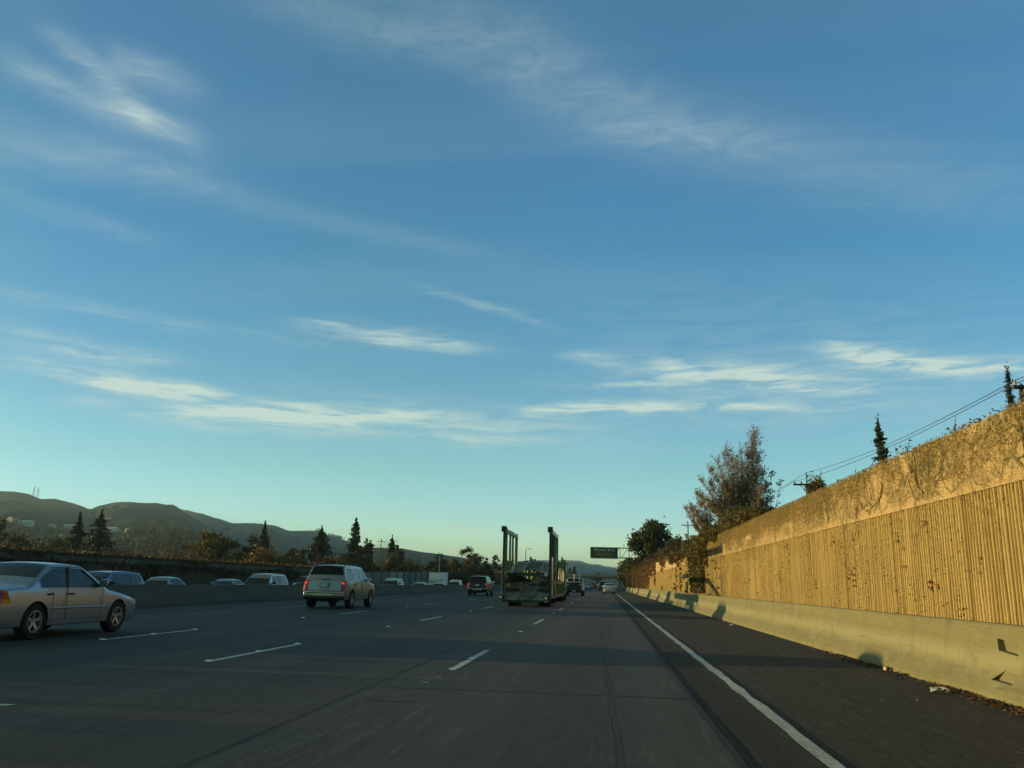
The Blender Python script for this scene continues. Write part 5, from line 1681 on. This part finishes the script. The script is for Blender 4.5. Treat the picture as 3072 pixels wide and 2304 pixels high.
make_hatch('white hatchback in the right lane beneath the overhead sign', 'white_car_paint', (.62, 124, 0))
make_suv('sport_utility_vehicle', 'dark SUV just ahead of the white hatchback', 'black_paint', loc=(-.25, 172, 0), W=1.95, H=1.9, hood=1.15, detail=False, lit=False)

# --- service pickup with ladder rack
def make_pickup(label, loc):
    th = thing('service_pickup', label, 'pickup truck', loc)
    W = 2.1; f = 2.9; r = -2.9; belt = 1.2
    prof = [(f - .05, .5, 'b'), (f, .6, 'b'), (f, .95, 'b'), (f - .2, 1.08, 'b'), (f - 1.2, 1.2, 'b'), (f - 1.25, 1.22, 'w'), (f - 1.85, 1.88, 'w'), (f - 1.95, 1.93, 'b'), (f - 2.6, 1.95, 'b'), (f - 3.05, 1.92, 'b'), (f - 3.1, 1.88, 'r'), (f - 3.18, 1.30, 'r'), (f - 3.2, 1.2, 'b'), (f - 3.2, .6, 'b')]
    c = Car(th, prof, 1.95, belt, .22, .5, (r + 1.15 + 3.1, f - .95), .38, 'white_car_paint', 'dark_glass', r=.05, windows=[[(f - 1.5, belt + .03), (f - 1.98, 1.75), (f - 2.95, 1.75), (f - 2.98, belt + .03)]], taper=.06)
    for y in (r + 1.15, f - .95):
        for sg in (-1, 1): wheel(th, (sg * .86, y, .39), .39, .24, .55, 5, sg, 'galvanised')
    for sg in (-1, 1):
        m = MB(); m.box(min(sg * .74, sg * 1.04), max(sg * .74, sg * 1.04), r, r + 2.5, .62, 1.28); m.build('tool_cabinet', 'box_white', th)
    m = MB(); m.box(-1.04, -.78, r + .0, r + .5, 1.28, 1.72); m.build('side_box', 'box_white', th)
    m = MB(); m.box(-.74, .74, r + .02, r + 2.5, .60, .68); m.build('bed_floor', 'underbody', th)
    m = MB(); m.box(-.80, .80, r - .05, r + .02, .52, 1.42); m.build('tailgate', 'black_plastic', th)
    m = MB(); m.box(-.95, .95, r - .18, r - .04, .46, .60); m.build('bumper', 'underbody', th)
    m = MB(); m.bar((-.2, r - .2, .55), (.2, r - .2, .55), .03, .12); m.build('number_plate', 'plate', th)
    for sg in (-1, 1):
        m = MB(); m.cbox((sg * .64, r - .07, 1.18), (.12, .05, .10)); m.build('tail_light', 'clear_lens', th)
    m = MB()
    for y in (r + .1, r + 2.3):
        for sg in (-1, 1): m.bar((sg * .98, y, 1.28), (sg * .90, y, 1.82), .05, .05)
        m.bar((-.92, y, 1.82), (.92, y, 1.82), .06, .06)
    for sg in (-1, 1): m.bar((sg * .90, r, 1.86), (sg * .90, f - 1.4, 1.86), .05, .05)
    m.build('ladder_rack', 'galvanised', th)
    for x in (.02, .58):
        m = MB(); m.tube([(x, r + .08, 1.3), (x, r + .08, 2.28)], .04, 8); m.build('rack_post', 'box_white', th)
    return th
make_pickup('white service pickup with ladder rack and black tailgate', (-3.25, 93, 0))

# --- empty car carrier
def make_carrier(loc):
    th = thing('car_carrier', 'empty green car carrier truck with tall posts and ramps', 'truck', loc)
    G, D, S = 'rig_green', 'rig_dark', 'deck_steel'
    HX = 1.24
    # tall post frames, left and right
    for sg in (-1, 1):
        ys = (.25, 1.15, 3.2, 4.6, 6.6)
        for k, y in enumerate(ys):
            m = MB(); w = .15 if k in (1, 4) else .105
            m.box(sg * HX - w / 2, sg * HX + w / 2, y - w * .6, y + w * .6, .45 if k in (0, 4) else 1.3, 4.12)
            m.build('post', D if k == 0 or sg > 0 and k < 3 else G, th)
        m = MB(); m.box(sg * HX - .07, sg * HX + .07, .05, 6.8, 3.86, 4.06); m.build('top_rail', G, th)
        m = MB(); m.box(sg * HX - .13, sg * HX + .13, -.02, .30, 3.88, 4.16); m.build('post_cap', D, th)
        m = MB(); m.box(sg * HX - .06, sg * HX + .06, .3, 15.5, 1.22, 1.40); m.build('side_rail', G, th)
        m = MB(); m.box(sg * HX - .06, sg * HX + .06, .2, 15.5, .44, .62); m.build('lower_side_rail', G, th)
        for y in (1.9, 4.0, 6.6, 8.2, 10.6, 12.8, 15.0):
            m = MB(); m.bar((sg * HX, y, .5), (sg * HX, y + (.0 if y < 8 else .5), 2.55 if y > 6 else 1.35), .09, .13); m.build('side_post', G, th)
        for y, y2 in ((2.0, 3.9), (8.4, 10.4), (10.8, 12.6)):
            m = MB(); m.bar((sg * HX, y, .6), (sg * HX, y2, 1.30), .06, .08); m.build('side_brace', G, th)
        # hydraulic rams, bright where they face the sun
        m = MB(); m.tube([(sg * (HX + .10), .9, .55), (sg * (HX + .10), .9, 2.6)], .045, 8); m.build('ram', 'alloy', th)
        m = MB(); m.tube([(sg * (HX - .02), 5.6, .55), (sg * (HX - .02), 5.7, 3.0)], .05, 8); m.build('ram', 'alloy', th)
        m = MB(); m.tube([(sg * (HX - .10), 2.2, 1.0), (sg * (HX - .2), 3.4, 2.1)], .05, 8); m.build('ram', 'alloy', th)
    # lower ramps: sloping wheel tracks down to the tail
    def track(x0, x1, pts, m_='deck_steel', name='track', bars=True):
        m = MB()
        for a, b in zip(pts[:-1], pts[1:]):
            m.add([(x0, a[0], a[1]), (x1, a[0], a[1]), (x1, b[0], b[1]), (x0, b[0], b[1]), (x0, a[0], a[1] - .06), (x1, a[0], a[1] - .06), (x1, b[0], b[1] - .06), (x0, b[0], b[1] - .06)],
                  [(0, 1, 2, 3), (7, 6, 5, 4), (0, 4, 5, 1), (1, 5, 6, 2), (2, 6, 7, 3), (3, 7, 4, 0)])
            if bars:
                n = max(2, int(abs(b[0] - a[0]) / .28))
                for i in range(n):
                    k = (i + .5) / n; y = a[0] + (b[0] - a[0]) * k; z = a[1] + (b[1] - a[1]) * k
                    m.box(x0 + .03, x1 - .03, y - .02, y + .02, z + .003, z + .03)
            for x in (x0, x1): m.bar((x, a[0], a[1] + .02), (x, b[0], b[1] + .02), .04, .10)
        return m.build(name, m_, th)
    track(-1.10, -.42, [(-.05, .40), (3.2, 1.06), (6.5, 1.0)], 'deck_steel', 'lower_ramp')
    track(.42, 1.10, [(-.05, .40), (3.2, 1.06), (6.5, 1.0)], 'deck_steel', 'lower_ramp')
    track(-.34, .40, [(.35, .58), (2.6, 1.0)], 'steel_grey', 'middle_ramp')
    m = MB(); m.box(-.38, .44, .22, .34, .50, .57); m.build('ramp_lip', 'rusty_red', th)
    m = MB(); m.box(-1.28, 1.28, -.10, .04, .24, .36); m.build('rear_bumper', D, th)
    m = MB(); m.box(-.36, .08, -.02, .05, .36, .52); m.build('plate_panel', 'steel_grey', th)
    m = MB(); m.box(.10, .44, -.02, .05, .34, .54); m.build('green_panel', G, th)
    # upper deck
    up = [(3.0, 1.72), (6.4, 2.40), (11.5, 2.46), (15.5, 2.35)]
    track(-1.12, -.50, up, S, 'upper_track'); track(.50, 1.12, up, S, 'upper_track')
    track(-.42, .42, [(4.6, 2.02), (8.0, 2.44), (12.0, 2.42)], 'steel_grey', 'middle_deck')
    for y, z in ((3.0, 1.66), (5.2, 2.08), (7.4, 2.32), (10.2, 2.36), (13.2, 2.32)):
        m = MB(); m.bar((-HX, y, z), (HX, y, z), .12, .13); m.build('cross_beam', G, th)
    for y, z in ((.5, .42), (2.4, .80), (2.9, 1.02), (1.2, 1.70), (5.0, .9), (8.0, .7)):
        m = MB(); m.bar((-HX, y, z), (HX, y, z), .10, .12); m.build('cross_beam', D if z > 1.5 or z < .6 else G, th)
    # well deck plate that hangs dark on the left half
    m = MB(); m.add([(-1.15, 1.3, 1.68), (-.30, 1.3, 1.60), (.0, 2.6, 1.36), (-1.15, 2.6, 1.30), (-1.15, 1.3, 1.62), (-.30, 1.3, 1.54), (.0, 2.6, 1.30), (-1.15, 2.6, 1.24)],
                    [(0, 1, 2, 3), (7, 6, 5, 4), (0, 4, 5, 1), (1, 5, 6, 2), (2, 6, 7, 3), (3, 7, 4, 0)]); m.build('folded_flap', D, th)
    m = MB(); m.box(-.20, .95, 4.2, 4.28, 1.06, 1.36); m.build('headboard', 'steel_grey', th)
    m = MB(); m.tube([(-.20, 6.2, .9), (-.20, 6.2, 2.3)], .075, 8); m.build('mast', 'hose_yellow', th)
    m = MB(); m.tube([(-.6, 3.4, 1.9), (-.5, 3.6, 1.3), (-.2, 3.3, 1.12), (.5, 3.4, 1.18), (1.0, 3.8, 1.3)], .03, 6); m.build('hose', 'black_plastic', th)
    m = MB(); m.bar((-.35, 3.1, 1.24), (1.0, 3.3, 1.20), .08, .08); m.build('stowed_bar', 'steel_grey', th)
    # clutter: straps, chocks, valve boxes, deck plates seen from behind
    rr = random.Random(8)
    for k in range(16):
        x = rr.uniform(-1.15, 1.15); y = rr.uniform(.8, 6.0); z = rr.choice((.75, 1.15, 1.5, 1.78))
        m = MB(); m.bar((x, y, z), (x + rr.uniform(-.7, .7), y + rr.uniform(-.3, .6), z + rr.uniform(-.35, .35)), rr.uniform(.03, .07), rr.uniform(.03, .08)); m.build('strut', rr.choice((D, 'steel_grey', G, 'underbody')), th)
    for x, y, z, sx_, sz_ in ((-.95, 2.9, 1.18, .30, .22), (.72, 2.7, 1.20, .34, .26), (.98, 4.4, .95, .3, .5), (-1.0, 4.6, .9, .3, .45), (.1, 5.4, .85, .7, .35)):
        m = MB(); m.cbox((x, y, z), (sx_, .3, sz_)); m.build('valve_box', rr.choice((D, 'underbody', 'steel_grey')), th)
    m = MB(); n_ = 10
    for i in range(n_):
        a0, a1 = pi * i / n_, pi * (i + 1) / n_
        m.bar((.42 + .52 * cos(a0), 3.9, 1.22 + .42 * sin(a0)), (.42 + .52 * cos(a1), 3.9, 1.22 + .42 * sin(a1)), .05, .06)
    m.build('rear_hoop', D, th)
    m = MB(); m.add([(-.06, 3.95, 1.22), (.90, 3.95, 1.22), (.78, 3.95, 1.55), (.42, 3.95, 1.62), (.06, 3.95, 1.55)], [(0, 1, 2, 3, 4)]); m.build('hoop_plate', 'deck_steel', th)
    for sg in (-1, 1):
        for k in range(7):
            y = 2.2 + k * .62
            m = MB(); m.bar((sg * 1.20, y, 1.38), (sg * 1.20, y + .30, 1.38 + .10 + k * .10), .035, .05); m.build('lattice_bar', D, th)
        m = MB(); m.bar((sg * 1.22, 1.4, 1.42), (sg * 1.22, 6.6, 2.42), .08, .12); m.build('deck_beam', G, th)
        m = MB(); m.box(sg * 1.05 - .25, sg * 1.05 + .25, 3.95, 3.99, .12, .75); m.build('mud_flap', 'black_plastic', th)
    # lamps
    for sg in (-1, 1):
        e = MB(); e.box(sg * 1.12 - .16, sg * 1.12 + .16, -.16, -.08, .24, .58) if sg > 0 else e.box(-1.42, -1.10, -.16, -.08, .24, .58)
        lb = e.build('lamp_box', 'black_plastic', th)
        x = 1.12 if sg > 0 else -1.26
        for z, mm in ((.49, 'chrome'), (.34, 'red_lens')):
            l = MB(); l.lathe([(-.02, 0), (-.02, .055), (0, .075)], 'Y', 14, (x - .05, -.165, z)); l.build('tail_lamp', mm, lb)
            l = MB(); l.lathe([(-.02, .062), (-.03, .085), (0, .085)], 'Y', 14, (x - .05, -.165, z)); l.build('lamp_ring', 'alloy', lb)
        l = MB(); l.lathe([(-.02, 0), (-.03, .07), (-.03, .10), (0, .10)], 'Y', 14, (sg * 1.20 if sg < 0 else 1.02, .35, 1.70)); l.build('work_lamp', 'alloy', th)
        l = MB(); l.bar((sg * 1.2, -.1, .4), (sg * 1.2, .9, 1.25), .04, .05); l.build('ramp_brace', G, th)
    l = MB(); l.cbox((.68, 3.0, 1.88), (.14, .06, .08)); l.build('marker_lamp', 'amber_lens', th)
    # wheels: two trailer axles, then the tractor
    for y in (2.0, 3.3, 16.6, 17.9, 21.6):
        for sg in (-1, 1):
            wheel(th, (sg * .98, y, .48), .48, .28, .5, 6, sg, 'galvanised')
            if y < 21: wheel(th, (sg * .68, y, .48), .48, .26, .5, 6, sg, 'galvanised')
    for sg in (-1, 1):
        m = MB(); m.box(sg * 1.02 - .22, sg * 1.02 + .22, 1.35, 1.42, .42, .95); m.build('mudguard', 'black_plastic', th)
    # tractor and head rack
    m = MB(); m.box(-.5, .5, 14.5, 22.2, .55, .85); m.build('chassis', D, th)
    prof = [(22.9, .5), (22.9, 1.15), (22.7, 1.35), (21.7, 1.45), (21.35, 1.5), (21.0, 2.25), (20.8, 2.32), (19.3, 2.32), (19.2, 2.2), (19.2, .6)]
    m = MB(); n = len(prof)
    m.add([(x, y, z) for x in (-1.1, 1.1) for y, z in prof], [tuple(range(n)), tuple(reversed(range(n, 2 * n)))] + [(i, i + n, (i + 1) % n + n, (i + 1) % n) for i in range(n)])
    m.build('cab', 'white_car_paint', th, sharp=30)
    m = MB(); m.box(-.9, .9, 19.15, 19.195, 1.5, 2.1); m.build('cab_window', 'dark_glass', th)
    for sg in (-1, 1):
        m = MB(); m.bar((sg * 1.12, 19.4, .7), (sg * 1.12, 19.4, 3.0), .10, .12); m.bar((sg * 1.12, 15.3, .8), (sg * 1.12, 15.3, 3.05), .10, .12); m.bar((sg * 1.12, 15.3, 2.9), (sg * 1.12, 23.4, 2.75), .10, .12)
        m.build('head_rack', G, th)
        m = MB(); m.box(sg * 1.32 - .09, sg * 1.32 + .09, 21.3, 21.4, 1.6, 2.05); m.build('wing_mirror', 'chrome', th)
    track(-1.05, -.45, [(15.6, 2.72), (23.2, 2.86)], S, 'upper_track'); track(.45, 1.05, [(15.6, 2.72), (23.2, 2.86)], S, 'upper_track')
    # chains and ratchets hanging along the sunny side
    r = random.Random(4)
    for k in range(9):
        y = 6.8 + k * 1.0; x = 1.30 if k % 2 else -1.30
        m = MB(); m.tube([(x, y, 2.45), (x + .02, y + .1, 2.0), (x, y + .06, 1.5 - .3 * r.random())], .022, 5); m.build('chain', 'hose_yellow' if k % 3 == 0 else 'galvanised', th)
    return th
make_carrier((-4.13, 44.6, 0))

# distant traffic on our side
def far_car(label, paint_m, x, y, kind='sedan', rz=0, z=0, lit=False, group='cars far down the road'):
    if kind == 'sedan': return make_sedan('sedan', label, paint_m, loc=(x, y, z), rz=rz, detail=False, lit=lit, group=group)
    return make_suv('sport_utility_vehicle', label, paint_m, loc=(x, y, z), rz=rz, detail=False, lit=lit, group=group, rack=False)
g1 = 'cars far down the road'
far_car('silver sedan far ahead just right of the service pickup', 'silver_paint', -4.0, 205, lit=False)
far_car('red car far ahead left of the dark SUV', 'red_paint', -3.7, 262, 'suv', lit=False)
far_car('pale car far ahead beside the red one', 'white_car_paint', -7.4, 270, lit=True)
base = [o for o in bpy.data.objects if o.parent is None and o.get('group') == g1]
n_ = 0
for (x, y, k, lb) in ((-.4, 300, 0, 'tiny silver car under the sign beyond the dark SUV'), (-4.1, 335, 2, 'tiny pale car in the second lane near the overpass'), (-7.6, 320, 1, 'tiny red vehicle in third lane near the overpass'),
                      (-.2, 372, 1, 'tiny red vehicle in the right lane near the overpass'), (-4.2, 392, 0, 'tiny silver car in second lane beneath the overpass'), (-7.5, 380, 2, 'tiny pale car in third lane beneath overpass'),
                      (-11.2, 300, 0, 'tiny silver car in far left lane before the overpass'), (-11.0, 350, 2, 'tiny pale car in the far left lane by the overpass')):
    copy_tree(base[k], (x, y, 0), label=lb)

# oncoming traffic, on the lower carriageway beyond the median
def van_prof(L=5.0, H=1.74):
    f, r = L / 2, -L / 2
    return [(f - .08, .28, 'b'), (f, .44, 'b'), (f - .02, .66, 'b'), (f - .18, .84, 'b'), (f - .85, 1.06, 'b'), (f - .90, 1.08, 'w'), (f - 1.75, H - .09, 'w'), (f - 1.9, H - .05, 'b'), (f - 2.8, H, 'b'), (r + .55, H - .03, 'b'), (r + .42, H - .08, 'r'),
            (r + .10, 1.12, 'r'), (r + .08, 1.08, 'b'), (r + .02, .62, 'b'), (r, .5, 'b'), (r + .04, .30, 'b')]
go = 'oncoming cars beyond the median barrier'
make_suv('minivan', 'dark blue grey minivan facing us, nearest of the oncoming vehicles', 'blue_paint', L=5.0, W=1.92, H=1.72, hood=1.06, prof=van_prof(5.0, 1.72), loc=(-24.6, 39.6, LZ), rz=pi, group=go, glass='car_glass', lit=False, belt=1.02, wr=.34)
make_sedan('sedan', 'dark silver car behind the nearest oncoming minivan', 'silver_paint', H=1.46, loc=(-28.6, 52.6, LZ), rz=pi, group=go, detail=False)
make_sedan('sedan', 'low pale sedan, only its roof showing over the median', 'silver_paint', H=1.36, loc=(-31.4, 68.2, LZ), rz=pi, group=go, detail=False)
make_suv('minivan', 'pale minivan with dark hood just left of the champagne SUV', 'silver_paint', L=5.1, W=1.98, H=1.86, hood=1.12, prof=van_prof(5.1, 1.86), loc=(-24.8, 60.2, LZ), rz=pi, group=go, glass='car_glass', lit=False, belt=1.08, wr=.35)
make_suv('sport_utility_vehicle', 'white SUV oncoming, right of the champagne SUV', 'white_car_paint', L=4.7, H=1.80, loc=(-24.3, 96, LZ), rz=pi, group=go, glass='dark_glass', lit=False, detail=False)
make_sedan('sedan', 'tiny white sedan roof oncoming behind the white SUV', 'white_car_paint', H=1.38, loc=(-27.6, 126, LZ), rz=pi, group=go, detail=False)
make_sedan('sedan', 'white sedan in front of the white box truck', 'white_car_paint', H=1.44, loc=(-24.3, 124, LZ), rz=pi, group=go, detail=False)
make_suv('sport_utility_vehicle', 'white SUV oncoming to the right of the box truck', 'white_car_paint', L=4.9, H=1.85, loc=(-24.0, 135.5, LZ), rz=pi, group=go, lit=False, detail=False)
make_sedan('sedan', 'pale car half hidden behind the champagne SUV', 'white_car_paint', H=1.45, loc=(-24.4, 73.5, LZ), rz=pi, group=go, detail=False)
def box_truck(label, x, y, rz, W=2.3, H=3.0, L=6.2):
    th = thing('box_truck', label, 'truck', (x, y, LZ), rz, go)
    m = MB(); m.box(-W / 2, W / 2, -L / 2, L / 2 - 1.7, .75, H); m.build('cargo_box', 'box_white', th)
    m = MB(); m.box(-W / 2 - .02, W / 2 + .02, L / 2 - 1.72, L / 2 - 1.64, H - .12, H + .03); m.build('box_rim', 'galvanised', th)
    prof = [(L / 2 + .2, .4), (L / 2 + .25, 1.0), (L / 2 + .1, 1.15), (L / 2 - .35, 1.3), (L / 2 - .8, 2.0), (L / 2 - 1.6, 2.05), (L / 2 - 1.65, .4)]; n = len(prof)
    m = MB(); m.add([(a, y_, z_) for a in (-.98, .98) for y_, z_ in prof], [tuple(range(n)), tuple(reversed(range(n, 2 * n)))] + [(i, i + n, (i + 1) % n + n, (i + 1) % n) for i in range(n)])
    m.build('cab', 'white_car_paint', th, sharp=30)
    m = MB(); m.add([(-.85, L / 2 - .385, 1.36), (.85, L / 2 - .385, 1.36), (.80, L / 2 - .775, 1.94), (-.80, L / 2 - .775, 1.94)], [(0, 1, 2, 3)]); m.build('windshield', 'dark_glass', th)
    for y_ in (-L / 2 + 1.2, L / 2 - .7):
        for sg in (-1, 1): wheel(th, (sg * .88, y_, .4), .4, .25, .5, 5, sg, 'galvanised')
    return th
box_truck('white box truck oncoming beyond the median barrier', -28.0, 141, pi)
make_suv('sport_utility_vehicle', 'dark vehicle glimpsed in the gap left of the champagne SUV', 'charcoal_paint', L=4.7, H=1.8, loc=(-34.1, 95, LZ), rz=pi, group=go, glass='dark_glass', lit=False, detail=False)

# ------------------------------------------------------------------ haze: the late afternoon air
hb = bpy.data.materials.new('haze_air'); hb.use_nodes = True
t = hb.node_tree; t.nodes.clear()
pv = t.nodes.new('ShaderNodeVolumePrincipled'); pv.inputs['Color'].default_value = (.58, .84, 1.0, 1)
pv.inputs['Density'].default_value = .00009; pv.inputs['Anisotropy'].default_value = .2
ho = t.nodes.new('ShaderNodeOutputMaterial'); t.links.new(pv.outputs[0], ho.inputs['Volume'])
MATS['haze_air'] = hb
mb = MB(); mb.box(-13900, 8900, -290, 13900, -2.0, 335)
hz_o = mb.build('haze', 'haze_air'); tag(hz_o, 'thin evening haze over the valley', 'haze', kind='stuff')
